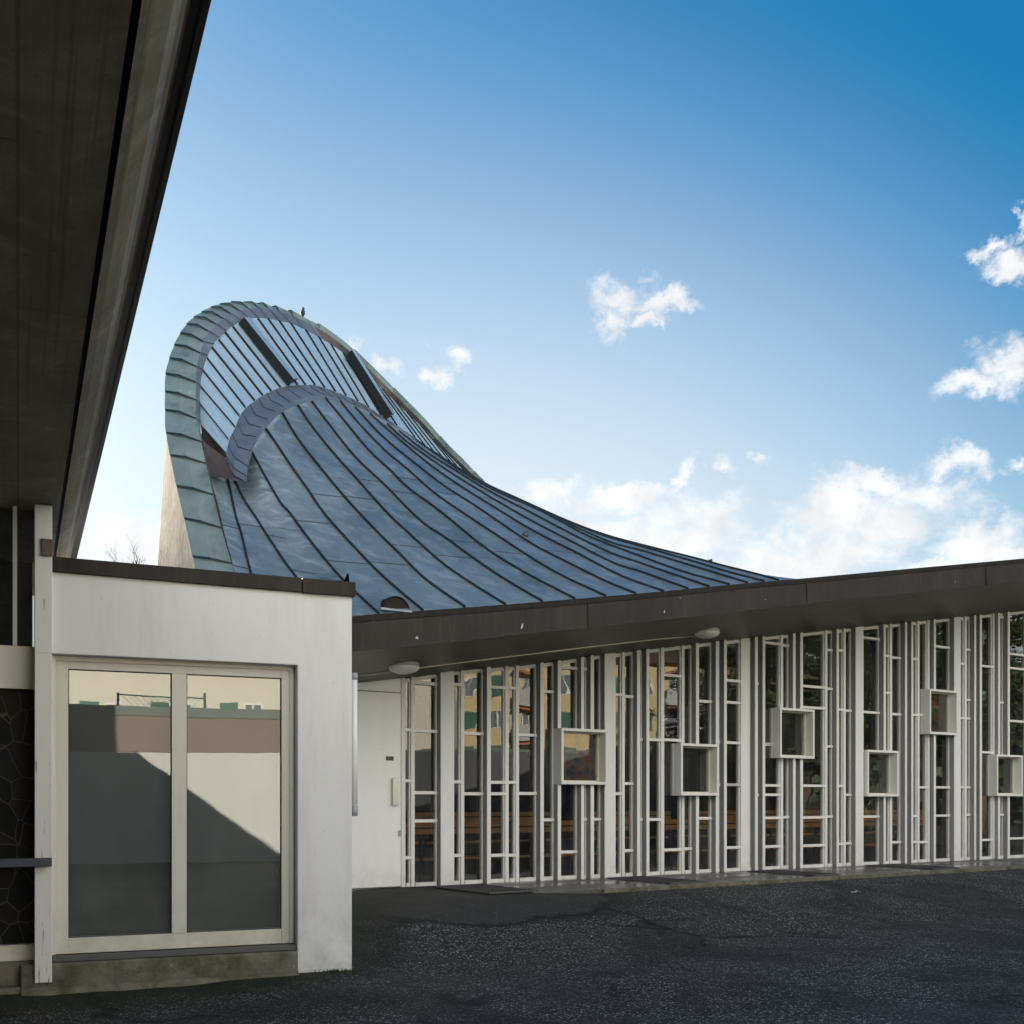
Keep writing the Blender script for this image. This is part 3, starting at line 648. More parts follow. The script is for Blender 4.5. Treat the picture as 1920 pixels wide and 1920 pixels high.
# lip of the lower roof
LO = [((422, 862), 11.52), ((425, 847), 11.55), ((430, 824), 11.68), ((440, 803), 11.82), ((449, 782), 11.95), ((460, 766), 12.1), ((477, 752), 12.35), ((492, 742), 12.55), ((508, 734), 12.75), ((525, 727), 12.95), ((545, 723), 13.2), ((572, 722), 13.5),
      ((590, 722), 13.68), ((608, 727), 13.85), ((628, 734), 14.05), ((648, 742), 14.22), ((670, 752), 14.42), ((690, 763), 14.62), ((713, 778), 14.8), ((743, 797), 15.1), ((780, 823), 15.45), ((803, 842), 15.68), ((833, 863), 15.98), ((853, 877), 16.18), ((870, 888), 16.35), ((902, 907), 16.7)]
LM = [((438, 890), 11.42), ((439, 868), 11.44), ((442, 850), 11.5), ((451, 827), 11.62), ((460, 805), 11.76), ((472, 787), 11.92), ((486, 771), 12.15), ((500, 757), 12.38), ((515, 745), 12.6), ((532, 735), 12.82), ((552, 729), 13.08), ((575, 727), 13.38),
      ((592, 727), 13.58), ((611, 731), 13.78), ((631, 738), 13.99), ((650, 747), 14.17), ((672, 757), 14.38), ((692, 768), 14.58), ((715, 782), 14.77), ((745, 800), 15.07), ((782, 826), 15.42), ((805, 845), 15.66), ((835, 865), 15.97), ((855, 879), 16.17), ((872, 890), 16.34), ((904, 908), 16.7)]
LI = [((462, 903), 11.32), ((463, 885), 11.34), ((466, 862), 11.42), ((475, 830), 11.56), ((485, 810), 11.7), ((496, 795), 11.86), ((510, 779), 12.08), ((523, 767), 12.3), ((538, 758), 12.52), ((553, 751), 12.72), ((577, 744), 13.0), ((600, 741), 13.3),
      ((616, 743), 13.5), ((632, 747), 13.7), ((648, 753), 13.9), ((664, 760), 14.1), ((683, 769), 14.3), ((702, 778), 14.5), ((722, 789), 14.7), ((749, 805), 15.02), ((784, 829), 15.4), ((807, 847), 15.64), ((837, 867), 15.95), ((857, 881), 16.15), ((874, 892), 16.33), ((906, 909), 16.7)]
def cr(pts, sub=4):
    P = [pts[0] * 2 - pts[1]] + pts + [pts[-1] * 2 - pts[-2]]; out = []
    for i in range(1, len(P) - 2):
        for k in range(sub):
            t = k / sub; p0, p1, p2, p3 = P[i - 1], P[i], P[i + 1], P[i + 2]
            out.append(0.5 * ((2 * p1) + (p2 - p0) * t + (2 * p0 - 5 * p1 + 4 * p2 - p3) * t * t + (3 * p1 - p0 - 3 * p2 + p3) * t ** 3))
    out.append(pts[-1].copy()); return out
lo = cr([at(*p, Y) for p, Y in LO]); lm = cr([at(*p, Y) for p, Y in LM]); li = cr([at(*p, Y) for p, Y in LI])
lb = MB(); lb.grid([lo, lm, li]); lb.grid([li, [p - Vector((0, 0, .06)) for p in li]])
lip = lb.build('lip_flashing', MT['flash'], church)
for i in range(2, 80, 4):
    lj = MB()
    up = Vector((.4, -.6, .6)).normalized()
    for A, B in ((lo[i], lm[i]), (lm[i], li[i])): lj.beam(A + up * .004, B + up * .004, .007, (lo[i + 1] - lo[i]).normalized(), .003, up)
    lj.build('flashing_joint', MT['seam'], lip)
# copper corner piece under the left end of the lip
cp = MB(); A, B, C_, D_ = at(379, 826, 11.5), at(439, 896, 11.38), at(461, 906, 11.28), at(396, 892, 11.2)
cp.add([A, at(425, 860, 11.5), B, D_, C_, at(430, 899, 11.25)], [(0, 1, 2, 3), (3, 2, 4, 5)]); cp.build('corner_flashing', MT['rust'], church)
cp = MB(); cp.add([at(376, 795, 11.83), at(425, 855, 11.54), at(439, 895, 11.42), at(379, 822, 11.66)], [(0, 1, 2, 3)]); cp.build('corner_flashing', MT['fascia'], church)
# roof glazing: pairs (upper end at the rim, lower end at the lip)
RP = [((375, 795), (424, 850), 11.86, 11.55), ((375, 757), (429, 824), 11.95, 11.68), ((376, 725), (441, 801), 12.05, 11.82), ((381, 696), (449, 781), 12.15, 11.95), ((388, 672), (460, 765), 12.28, 12.1), ((397, 652), (477, 752), 12.36, 12.35),
      ((409, 637), (492, 742), 12.5, 12.55), ((421, 623), (508, 734), 12.62, 12.75), ((436, 613), (525, 727), 12.76, 12.95), ((452, 603), (541, 724), 12.92, 13.15), ((467, 598), (557, 722), 13.08, 13.32), ((483, 598), (572, 722), 13.22, 13.5), ((502, 598), (590, 722), 13.42, 13.68),
      ((523, 602), (608, 727), 13.62, 13.85), ((545, 607), (628, 734), 13.82, 14.05), ((572, 618), (648, 742), 14.07, 14.22), ((597, 632), (670, 752), 14.32, 14.42), ((620, 646), (690, 763), 14.48, 14.62), ((643, 662), (713, 778), 14.6, 14.8), ((668, 683), (743, 797), 14.8, 15.1),
      ((692, 703), (777, 820), 14.98, 15.42), ((717, 730), (797, 837), 15.22, 15.62), ((740, 752), (815, 850), 15.42, 15.8), ((763, 774), (833, 863), 15.6, 15.98), ((788, 798), (850, 874), 15.8, 16.15), ((813, 825), (866, 886), 16.0, 16.32), ((845, 858), (882, 895), 16.25, 16.48)]
ends = [(at(*a, ya), at(*b, yb)) for a, b, ya, yb in RP]
for i, ((a0, b0), (a1, b1)) in enumerate(zip(ends, ends[1:])):
    q = MB(); n = (a1 - a0).cross(b0 - a0).normalized()
    if n.y > 0: n = -n
    q.add([a0, a1, b1, b0, a0 - n * .02, a1 - n * .02, b1 - n * .02, b0 - n * .02], [(0, 1, 2, 3), (7, 6, 5, 4), (0, 4, 5, 1), (1, 5, 6, 2), (2, 6, 7, 3), (3, 7, 4, 0)])
    q.build('roof_glass_pane', MT['skyglass'], church)
for i, (a, b) in enumerate(ends):
    q = MB(); j = min(i + 1, len(ends) - 1); k = max(i - 1, 0); sd_ = (ends[j][0] - ends[k][0]).normalized(); n = sd_.cross(b - a).normalized()
    if n.y > 0: n = -n
    q.beam(a, b, .022, sd_, .016, n); q.build('glazing_bar', MT['bar'], church)
def vent(x0, y0, Y0, x1, y1, Y1, w, lift):
    a, b = at(x0, y0, Y0), at(x1, y1, Y1); ax = (b - a).normalized(); n = Vector((.76, -.465, .546)).normalized(); sd_ = ax.cross(n).normalized()
    if sd_.x < 0: sd_ = -sd_
    e = thing('vent_sash', '', '', a); del e['label']; del e['category']; e.parent = church; e.location = a - wloc(church)
    q = MB(); q.hexa([a, a + sd_ * w + n * .0, b + sd_ * w, b, a + n * lift, a + sd_ * w + n * .04, b + sd_ * w + n * .04, b + n * lift]); q.build('sash_frame', MT['bar'], e)
    q = MB(); u = (sd_ * w - n * (lift - .04)); nn = ax.cross(u).normalized(); nn = nn if nn.y < 0 else -nn
    A0, B0 = a + n * (lift + .002) + u * .10, b + n * (lift + .002) + u * .10
    q.add([A0 + nn * .004, A0 + u * .85 + nn * .004, B0 + u * .85 + nn * .004, B0 + nn * .004], [(0, 1, 2, 3)]); q.build('sash_pane', MT['skyglass'], e)
vent(447, 606, 12.85, 540, 722, 13.1, .27, .09)
vent(648, 668, 14.55, 724, 787, 14.85, .32, .11)

# rough concrete side wall of the horn
left_edge = [(311, 792), (309, 850), (305, 920), (300, 1000), (296, 1060), (290, 1190)]
oc = [O[i] + Vector((.004, .004, 0)) for i in range(30, -1, -1)]
le = resample([at(x, y, lerp(12.0, 11.5, i / 5)) for i, (x, y) in enumerate(left_edge)], 31); le[0] = oc[0] + Vector((-.01, .1, 0))
cw = MB(); rr = []
for i in range(31):
    row = []
    for k in range(13):
        u = k / 12; p = oc[i].lerp(le[i], u); p += Vector((-.9, -.4, 0)) * (.006 * noise.noise(p * 5)) * (0 if k in (0,) else 1); row.append(p)
    row.append(le[i] + Vector((.6, 2.2, 0))); row.append(oc[i] + Vector((.6, 1.6, 0))); rr.append(row)
cw.grid(rr); cw.build('rough_concrete_wall', MT['rough'], church)
# roof dormers and vents
def half_vent(x, y, w, u_seam, name, mat):
    c = at(x, y, u_seam); q = MB(); d = FA.d; n = -FA.m; pr = []
    for k in range(13):
        a = math.pi * k / 12; pr.append(d * math.cos(a) * w / 2 + Vector((0, 0, math.sin(a) * w * .46)))
    q.grid([[c + p + n * .02 for p in pr], [c + p * .96 + FA.m * .45 for p in pr]]); q.add([c + p + n * .0 for p in pr], [tuple(range(13))]); return q.build(name, mat, church)
half_vent(742, 1144, .29, 10.95, 'roof_vent', M_brown('rusty_mesh_vent', (.012, .010, .009), (.03, .022, .018), .8, 0))
q = MB(); c = at(742, 1146, 10.9); q.beam(c - FA.d * .17, c + FA.d * .17, .03, -FA.m, .02, (0, 0, 1)); q.build('vent_sill', MT['flash'], church)
def cowl(x, y, Y, s, lab):
    c = at(x, y, Y); q = MB(); ax = (FA.d * .6 - FA.m * .55 + Vector((0, 0, .1))).normalized()
    q.lathe(c - ax * s * 1.6, ax, [(.001, 0), (s * .45, .02), (s * .7, s * .8), (s * .8, s * 1.6), (s * .62, s * 1.62), (.001, s * 1.2)], 14); q.build('vent_cowl', MT['rust'], church, smooth=True)
cowl(990, 1002, 13.25, .05, ''); cowl(1336, 1056, 14.6, .07, '')

# ---- glass front: verticals, cross bars, boxes
c1 = lambda z: 740 + z * .27083
c2 = lambda z: 1140 + z * .28125
c3 = lambda z: 1520 + z * .29175
V = []   # (left px, right px, kind) of each front face
V.append((753, 760, 'B'))
for a, b, k in ((115, 138, 'B'), (320, 412, 'P'), (460, 482, 'B'), (640, 666, 'F'), (767, 790, 'B'), (840, 861, 'B'), (1010, 1033, 'F'), (1130, 1152, 'F'), (1292, 1312, 'F'), (1358, 1380, 'F'), (1455, 1530, 'P')): V.append((c1(a), c1(b), k))
for a, b, k in ((95, 112, 'B'), (195, 215, 'F'), (257, 276, 'F'), (355, 375, 'B'), (493, 510, 'B'), (588, 607, 'F'), (720, 738, 'F'), (775, 792, 'F'), (887, 945, 'Q'), (982, 998, 'F'), (1032, 1048, 'F'), (1152, 1168, 'B'), (1235, 1251, 'F'), (1283, 1300, 'F'), (1448, 1463, 'B')): V.append((c2(a), c2(b), k))
for a, b, k in ((168, 182, 'F'), (212, 226, 'B'), (290, 340, 'P'), (470, 483, 'F'), (510, 524, 'B'), (608, 620, 'F'), (648, 660, 'F'), (688, 700, 'B'), (752, 765, 'B'), (793, 805, 'F'), (923, 965, 'P'), (990, 1003, 'B'), (1053, 1064, 'F'), (1088, 1101, 'F'), (1172, 1184, 'B'), (1206, 1218, 'F'), (1267, 1280, 'F')): V.append((c3(a), c3(b), k))
for i, (x, k) in enumerate(((1927, 'B'), (1944, 'F'), (1962, 'P'), (1985, 'B'), (2010, 'F'), (2030, 'B'), (2055, 'F'), (2080, 'P'), (2105, 'B'), (2130, 'F'), (2160, 'F'), (2200, 'P'), (2235, 'F'), (2275, 'B'), (2320, 'P'))): V.append((x, x + (10 if k == 'P' else 4), k))
PD = {'B': .045, 'F': .115, 'P': .115, 'Q': .05}
vert = [(FA.t(a, PD[k]), FA.t(b, PD[k]), k) for a, b, k in V]
# cross bars: (x px, y px)
HB = []
def addh(fn, y0, ys, items):
    for x, zs in items:
        for z in zs: HB.append((fn(x), y0 + z * ys))
addh(c1, 1160, .27083, [(96, (770, 1122, 1655)), (220, (448, 778, 1205, 1400)), (436, (455, 1130, 1640)), (550, (795, 1212)), (715, (475, 1133, 1212, 1638)), (815, (480, 1133, 1638)), (925, (805, 1210)), (1070, (505, 1393)),
   (1210, (340, 1615)), (1325, (348, 1390)), (1408, (1388,))])
addh(c2, 1140, .28125, [(73, (578, 1238)), (143, (590, 1170, 1617)), (240, (878, 1410)), (315, (878, 1410)), (434, (450, 880, 1238, 1612)), (536, (1605,)), (650, (622, 1402)), (760, (895, 1178)), (833, (485, 630, 1178, 1597)),
   (968, (500, 1245)), (1018, (908, 1400)), (1100, (235, 908, 1183, 1245, 1590)), (1190, (250, 1395)), (1275, (1397,)), (1375, (525, 665, 1185, 1583))])
addh(c3, 1100, .29167, [(125, (408, 657, 1027, 1478)), (197, (410, 790, 1282, 1655)), (245, (797, 1338, 1650)), (390, (332, 808, 1478)), (496, (445, 683)), (553, (457, 820, 1643)), (674, (465, 825, 1475, 1642)), (726, (825, 1290, 1642)), (845, (387, 1290, 1472)),
   (977, (495, 845, 1290)), (1015, (405, 728, 847, 1290, 1468)), (1136, (512, 1065, 1340, 1628)), (1236, (198, 745, 1467)), (1330, (437, 527, 865, 1618))])
for x in (1940, 1975, 1998, 2022, 2045, 2068, 2118, 2150): HB += [(x, 1240 + (x * 7) % 60), (x, 1400 + (x * 13) % 50), (x, 1560 - (x * 3) % 40)]
PB = .175
BX = []
for fn, y0, ys, xl, xr, yt, yb in ((c1, 1160, .27083, 1155, 1476, 755, 1146), (c2, 1140, .28125, 487, 740, 900, 1250), (c2, 1140, .28125, 1148, 1378, 662, 998), (c3, 1100, .29167, 366, 567, 1048, 1348), (c3, 1100, .29167, 766, 947, 655, 946), (c3, 1100, .29167, 1198, 1364, 1078, 1346)):
    x0, x1 = fn(xl), fn(xr); BX.append((FA.t(x0, PB), FA.t(x1, PB), FA.z(x0, y0 + yb * ys, PB), FA.z(x0, y0 + yt * ys, PB)))
BX.append((FA.t(2040, PB), FA.t(2090, PB), 1.3, 2.2))
def cuts(t0, t1, z0, z1):
    """rectangles left of [t0,t1]x[z0,z1] after taking the boxes out"""
    rects = [(t0, t1, z0, z1)]
    for b0, b1, bz0, bz1 in BX:
        out = []
        for r in rects:
            if r[1] <= b0 + .004 or r[0] >= b1 - .004: out.append(r); continue
            if bz0 - r[2] > .02: out.append((r[0], r[1], r[2], bz0))
            if r[3] - bz1 > .02: out.append((r[0], r[1], bz1, r[3]))
            if b0 - r[0] > .012: out.append((r[0], b0, bz0, bz1))
            if r[1] - b1 > .012: out.append((b1, r[1], bz0, bz1))
        rects = out
    return rects
for t0, t1, k in vert:
    zt = min(zw(t0), zw(t1)) + .0
    full = cuts(t0, t1, 0, zt)
    for r in full:
        top = (zw(r[0]) + .02, zw(r[1]) + .02) if abs(r[3] - zt) < 1e-6 else r[3]
        if r[1] - r[0] < .008: continue
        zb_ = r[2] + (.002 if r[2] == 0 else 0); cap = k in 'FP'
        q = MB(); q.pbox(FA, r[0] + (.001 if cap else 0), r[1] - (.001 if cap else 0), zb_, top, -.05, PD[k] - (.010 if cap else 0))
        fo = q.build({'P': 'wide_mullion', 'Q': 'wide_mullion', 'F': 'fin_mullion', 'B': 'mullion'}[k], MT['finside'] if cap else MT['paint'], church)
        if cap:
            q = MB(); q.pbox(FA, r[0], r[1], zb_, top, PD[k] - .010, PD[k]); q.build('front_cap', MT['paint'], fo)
hb = [(FA.t(x, .045), FA.z(x, y, .045)) for x, y in HB]
for (a0, a1, ka), (b0, b1, kb) in zip(vert, vert[1:]):
    t0, t1 = a1, b0
    if t1 - t0 < .012: continue
    zt = min(zw(t0), zw(t1)); bd = min(.016, (t1 - t0) * .2)
    bars = sorted(z for t, z in hb if t0 - .03 < t < t1 + .03)
    for (r0, r1, z0, z1) in cuts(t0, t1, .0, zt):
        istop = abs(z1 - zt) < 1e-6; fr = MB(); gl = MB()
        top = (zw(r0), zw(r1)) if istop else (z1, z1)
        e0 = bd if abs(r0 - t0) < 1e-6 else .004; e1 = bd if abs(r1 - t1) < 1e-6 else .004
        fr.pbox(FA, r0, r0 + e0, z0 + .001, (top[0], zw(r0 + e0)) if istop else z1, -.03, .020)
        fr.pbox(FA, r1 - e1, r1, z0 + .001, (zw(r1 - e1), top[1]) if istop else z1, -.03, .020)
        if z0 < .01: fr.pbox(FA, r0 + e0, r1 - e1, .001, .045, -.03, .042)
        if istop: fr.pbox(FA, r0 + e0, r1 - e1, (top[0] - .035, top[1] - .035), (top[0] + .01, top[1] + .01), -.03, .022)
        for z in bars:
            if z0 + .03 < z < z1 - .03: fr.pbox(FA, r0 + .0005, r1 - (bd * .3 if kb in 'FP' else .0005), z - .018, z + .018, -.03, .043)
        gl.add([FA.P(r0, z0, 0), FA.P(r1, z0, 0), FA.P(r1, top[1], 0), FA.P(r0, top[0], 0)], [(0, 1, 2, 3)])
        f = fr.build('window', MT['paint'], church); gl.build('pane', MT['glass'], f)
for bi, (b0, b1, z0, z1) in enumerate(BX):
    q = MB(); w = .036
    q.pbox(FA, b0, b0 + w, z0, z1, -.04, PB); q.pbox(FA, b1 - w, b1, z0, z1, -.04, PB); q.pbox(FA, b0 + w, b1 - w, z0, z0 + w, -.04, PB); q.pbox(FA, b0 + w, b1 - w, z1 - w, z1, -.04, PB)
    f = q.build('window_box', MT['paint'], church, bevel=.003)
    q = MB(); w2 = .018; p1, p0 = .03, -.03; B0, B1, Z0, Z1 = b0 + w, b1 - w, z0 + w, z1 - w
    q.pbox(FA, B0, B0 + w2, Z0, Z1, p0, p1); q.pbox(FA, B1 - w2, B1, Z0, Z1, p0, p1); q.pbox(FA, B0 + w2, B1 - w2, Z0, Z0 + w2, p0, p1); q.pbox(FA, B0 + w2, B1 - w2, Z1 - w2, Z1, p0, p1)
    q.build('inner_frame', MT['cream'], f)
    q = MB(); q.add([FA.P(B0, Z0, .002), FA.P(B1, Z0, .002), FA.P(B1, Z1, .002), FA.P(B0, Z1, .002)], [(0, 1, 2, 3)]); q.build('pane', MT['glass'], f)
    if bi in (0, 4):
        q = MB(); q.pbox(FA, B0 + .01, B1 - .01, Z0 + .01, Z1 - .01, -.035, -.02); q.build('stained_glass', MT['stained'], f)

# door
td0, td1 = FA.t(640, .03), FA.t(752.5, .03); zd = FA.z(700, 1297, .03)
q = MB(); q.pbox(FA, td0, td1, .012, zd, -.03, .03); door = q.build('door', MT['door'], church, bevel=.003)
q = MB(); q.pbox(FA, td0, td1, zd + .012, (zw(td0) + .02, zw(td1) + .02), -.03, .026); q.build('transom_panel', MT['door'], church)
q = MB(); q.pbox(FA, td0, td1, zd, zd + .012, -.03, .01); q.build('door_gap', MT['tan'], church)
hx = FA.t(742, .06); q = MB(); q.pbox(FA, FA.t(737, .07), FA.t(747.5, .07), FA.z(742, 1510, .07), FA.z(742, 1458, .07), .05, .075); h = q.build('door_handle', MT['brass'], door, bevel=.004)
q = MB()
for z in (1.06, 1.22): q.pbox(FA, FA.t(740, .04), FA.t(743, .04), z, z + .02, .0305, .05)
q.build('handle_post', MT['darkmetal'], h)
q = MB(); q.pbox(FA, FA.t(724, .035), FA.t(738, .035), FA.z(730, 1426, .035), FA.z(730, 1418, .035), .0305, .036); q.build('door_sign', Mat('dark_plaque', (.06, .05, .035), .4).m, door)
q = MB(); q.pbox(FA, FA.t(746.5, .035), FA.t(751, .035), FA.z(748, 1568, .035), FA.z(748, 1557, .035), .0305, .038); q.build('door_lock', MT['steel'], door, bevel=.002)
q = MB(); q.pbox(FA, FA.t(470), td0, -.1, (zw(FA.t(470)) + .02, zw(td0) + .02), -.1, .03); q.build('side_wall', MT['plaster'], church)
q = MB(); q.pbox(FA, FA.t(470) - .12, FA.t(470) - .001, -.4, 2.9, -8, .03); q.build('side_wall', MT['rough'], church)
# interior shell
ta, tb = FA.t(640), FA.t(2330); q = MB(); dz = .9
def ip(t, z, back): return FA.P(t, z, -back)
N_ = 10; ts = [lerp(ta, tb, i / N_) for i in range(N_ + 1)]
q.grid([[ip(t, zw(t) + .03, -.0) for t in ts], [ip(t, zw(t) + .5, 3) for t in ts], [ip(t, zw(t) + .9, 9) for t in ts], [ip(t, -.3, 9) for t in ts]])
for t in (ta, tb): q.add([ip(t, -.3, .03), ip(t, zw(t) + .03, 0), ip(t, zw(t) + .5, 3), ip(t, zw(t) + .9, 9), ip(t, -.3, 9)], [(0, 1, 2, 3, 4)])
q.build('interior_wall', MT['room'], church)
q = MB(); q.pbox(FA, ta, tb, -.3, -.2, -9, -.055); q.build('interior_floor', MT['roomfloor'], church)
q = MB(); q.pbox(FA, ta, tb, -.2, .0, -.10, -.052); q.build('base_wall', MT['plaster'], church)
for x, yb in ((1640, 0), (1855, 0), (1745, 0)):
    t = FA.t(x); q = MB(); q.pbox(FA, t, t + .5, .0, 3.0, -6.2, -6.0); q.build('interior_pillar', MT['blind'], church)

# ------------------------------------------------------------------ pews inside
def make_pew(t0, t1, back, zseat, label, group='wooden pews inside the church'):
    e = thing('church_pew', label, 'pew', ip((t0 + t1) / 2, -.2, back), group)
    q = MB(); q.pbox(FA, t0, t1, zseat, zseat + .035, -back - .4, -back); q.build('seat', MT['wood'], e)
    for z in (zseat + .36, zseat + .45):
        q = MB(); q.pbox(FA, t0, t1, z, z + .07, -back + .02, -back + .05); q.build('backrest_board', MT['wood'], e)
    for t in (t0 + .25, (t0 + t1) / 2, t1 - .25):
        q = MB(); q.pbox(FA, t, t + .04, -.2, zseat - .001, -back - .3, -back - .26); q.pbox(FA, t, t + .04, -.2, zseat + .35, -back - .02, -back + .018); q.build('leg', MT['darkmetal'], e)
    return e
pewl = [[(756, 944, 'nearest row of pews, piece behind the panes right beside the white door'), (966, 1212, 'nearest row of pews, piece behind the first projecting box'), (1232, 1385, 'nearest row of pews, piece behind the second projecting box'), (1425, 1545, 'nearest row of pews, piece under the third projecting box'), (1600, 1740, 'nearest row of pews, rightmost piece under the fourth projecting box')],
        [(770, 1040, 'rear row of pews, piece seen through the panes beside the door'), (1075, 1255, 'rear row of pews, piece behind the first two projecting boxes'), (1290, 1560, 'rear row of pews, piece left of the fourth projecting box'), (1600, 1745, 'rear row of pews, rightmost short piece')]]
for row, (bk, zs) in zip(pewl, ((1.6, .20), (4.6, .30))):
    for a, b, lab in row: make_pew(FA.t(a, -bk), FA.t(b, -bk), bk, zs, lab)

# ------------------------------------------------------------------ soffit lamps, conduit, tube lamp
SP = lambda x, y: None
def soffit_pt(x, y):
    """point of the soffit under photo pixel x,y (between fascia bottom and wall top)"""
    a, b = interp(fbot, x), interp(wtop, x); best = None
    for k in range(0, 201):
        u = k / 200; p = FC * (1 - u); A = FA.pt(x, a, FC); 
        zA = A.z; zB = FA.pt(x, b, 0).z; z = lerp(zA, zB, u); Y = FA.Y(x, p); yy = HZ - (z - EYE) / Y * F
        if best is None or abs(yy - y) < best[0]: best = (abs(yy - y), Vector(((x - 960) / F * Y, Y, z)))
    return best[1]
def lamp(x, y, label):
    c = soffit_pt(x, y - 6) + Vector((0, 0, .0)); e = thing('soffit_lamp', label, 'lamp', c, 'round white lamps under the eave')
    q = MB(); q.lathe(c + Vector((0, 0, .02)), (0, 0, -1), [(.001, 0), (.15, 0), (.165, .012), (.165, .045), (.15, .05)], 28); q.build('lamp_base', MT['lamp_grey'], e, smooth=True)
    q = MB(); q.lathe(c - Vector((0, 0, .028)), (0, 0, -1), [(.162, 0), (.165, .012), (.15, .038), (.11, .062), (.06, .076), (.001, .08)], 28); q.build('lamp_cover', MT['lamp'], e, smooth=True)
lamp(757, 1251, 'round opal lamp under the eave near the white door'); lamp(1325, 1187, 'round opal lamp under the eave above the second projecting box')
pts = [soffit_pt(x, y) - Vector((0, 0, .012)) for x, y in ((666, 1265), (700, 1262), (735, 1256), (790, 1250), (860, 1241), (950, 1230), (1050, 1218), (1150, 1206), (1230, 1197), (1300, 1191))]
q = MB(); q.tube(pts, .009, 6); tag(q.build('cable_conduit', MT['tan'] if False else MT['cream'], smooth=True), 'thin cream cable conduit running under the dark eave between the lamps', 'conduit')
# vertical tube lamp at the annex corner
tx = 662; Yt_ = 9.6
e = thing('tube_lamp', 'slim vertical white tube lamp beside the church door', 'lamp', at(663, 1535, Yt_))
q = MB(); q.tube([at(664.5, 1510, Yt_), at(664.5, 1275, Yt_)], .026, 14); q.build('lamp_tube', MT['tubelamp'], e, smooth=True)
q = MB(); q.tube([at(664.5, 1530, Yt_), at(664.5, 1510.2, Yt_)], .029, 14); q.build('end_cap', MT['lamp_grey'], e, smooth=True)
q = MB(); q.tube([at(664.5, 1274.8, Yt_), at(664.5, 1262, Yt_)], .029, 14); q.build('end_cap', MT['lamp_grey'], e, smooth=True)
# grates let into the paving
def grate(x0, x1, pa, pb, label):
    t0, t1 = FA.t(x0, (pa + pb) / 2), FA.t(x1, (pa + pb) / 2); e = thing('floor_grate', label, 'grate', FA.P((t0 + t1) / 2, .0, (pa + pb) / 2), 'metal grates in the paving')
    q = MB(); z0, z1 = .003, .018
    q.pbox(FA, t0, t1, z0, z1, pa, pa + .02); q.pbox(FA, t0, t1, z0, z1, pb - .02, pb); q.pbox(FA, t0, t0 + .02, z0, z1, pa + .02, pb - .02); q.pbox(FA, t1 - .02, t1, z0, z1, pa + .02, pb - .02); q.build('grate_frame', MT['galv'], e)
    q = MB(); n = int((t1 - t0) / .035)
    for i in range(1, n): t = lerp(t0 + .02, t1 - .02, i / n); q.pbox(FA, t - .004, t + .004, z0, z1 - .003, pa + .02, pb - .02)
    n = int((pb - pa) / .05)
    for i in range(1, n): p = lerp(pa + .02, pb - .02, i / n); q.pbox(FA, t0 + .02, t1 - .02, z0, z1 - .005, p - .003, p + .003)
    q.build('grate_bars', MT['galv'], e)
    q = MB(); q.pbox(FA, t0 + .01, t1 - .01, .0015, .0028, pa + .01, pb - .01); q.build('pit_shade', MT['black'], e)  # black sheet on the paving paints the dark beneath the bars
grate(862, 952, .25, 1.45, 'metal foot grate at the left end of the paving by the church door')
grate(1195, 1262, .25, 1.45, 'metal grate in the paving below the second projecting box')
grate(1462, 1512, .25, 1.45, 'metal grate in the paving below the third projecting box')
grate(1685, 1735, .25, 1.45, 'metal grate in the paving right of the fourth projecting box')

# ------------------------------------------------------------------ annex
annex = thing('annex_building', 'low white annex with a large two-pane window and a dark brown parapet cap', 'annex', WI.P(WI.t(380), -.35, 0))
def wt(x, p=0): return WI.t(x, p)
def wz(x, y, p=0): return WI.z(x, y, p)
tl, tp, tr_ = wt(80), wt(558), wt(660)
zpar0, zpar1 = wz(80, 1070), wz(658, 1118); zlin0, zlin1 = wz(97, 1225), wz(558, 1247)
DEPTH = 3.0
q = MB()
zbase = -.45
ol = [(tl, zlin0), (tp, zlin1), (tp, zbase), (tr_, zbase), (tr_, zpar1), (tl, zpar0)]
q.add([WI.P(t, z, 0) for t, z in ol] + [WI.P(t, z, -.28) for t, z in ol], [tuple(range(6)), tuple(range(11, 5, -1))] + [(i, i + 6, (i + 1) % 6 + 6, (i + 1) % 6) for i in range(6)])
q.pbox(WI, tr_ - .2, tr_, zbase, zpar1, -DEPTH, -.281)
q.pbox(WI, tl, tr_ - .2, zbase, zpar1 - .01, -DEPTH, -DEPTH + .15)
q.pbox(WI, tr_ - .25, tr_ - .05, zbase, 2.05, -4.1, -DEPTH - .001)  # unseen stub added to stop sun streaking through the gap
q.pbox(WI, tl, tr_ - .2, zpar1 - .2, zpar1 - .05, -DEPTH + .151, -.281)
q.build('wall', MT['plaster'], annex, bevel=.006)
q = MB()
ck = wt(565)
za, zb_ = wz(80, 1043), wz(660, 1093)
zk = lerp(za, zb_, (ck - tl) / (tr_ - tl)); zpk = lerp(zpar0, zpar1, (ck - tl) / (tr_ - tl))
q.pbox(WI, tl, ck - .003, (zpar0 - .004, zpk - .004), (za, zk), -.35, .03); q.pbox(WI, ck + .003, tr_ + .02, (zpk - .008, zpar1 - .004), (zk, zb_), -.35, .035); q.pbox(WI, tr_ - .3, tr_ + .02, zpar1 - .006, zb_ - .002, -DEPTH, -.351)
q.build('parapet_cap', MT['fascia'], annex, bevel=.003)
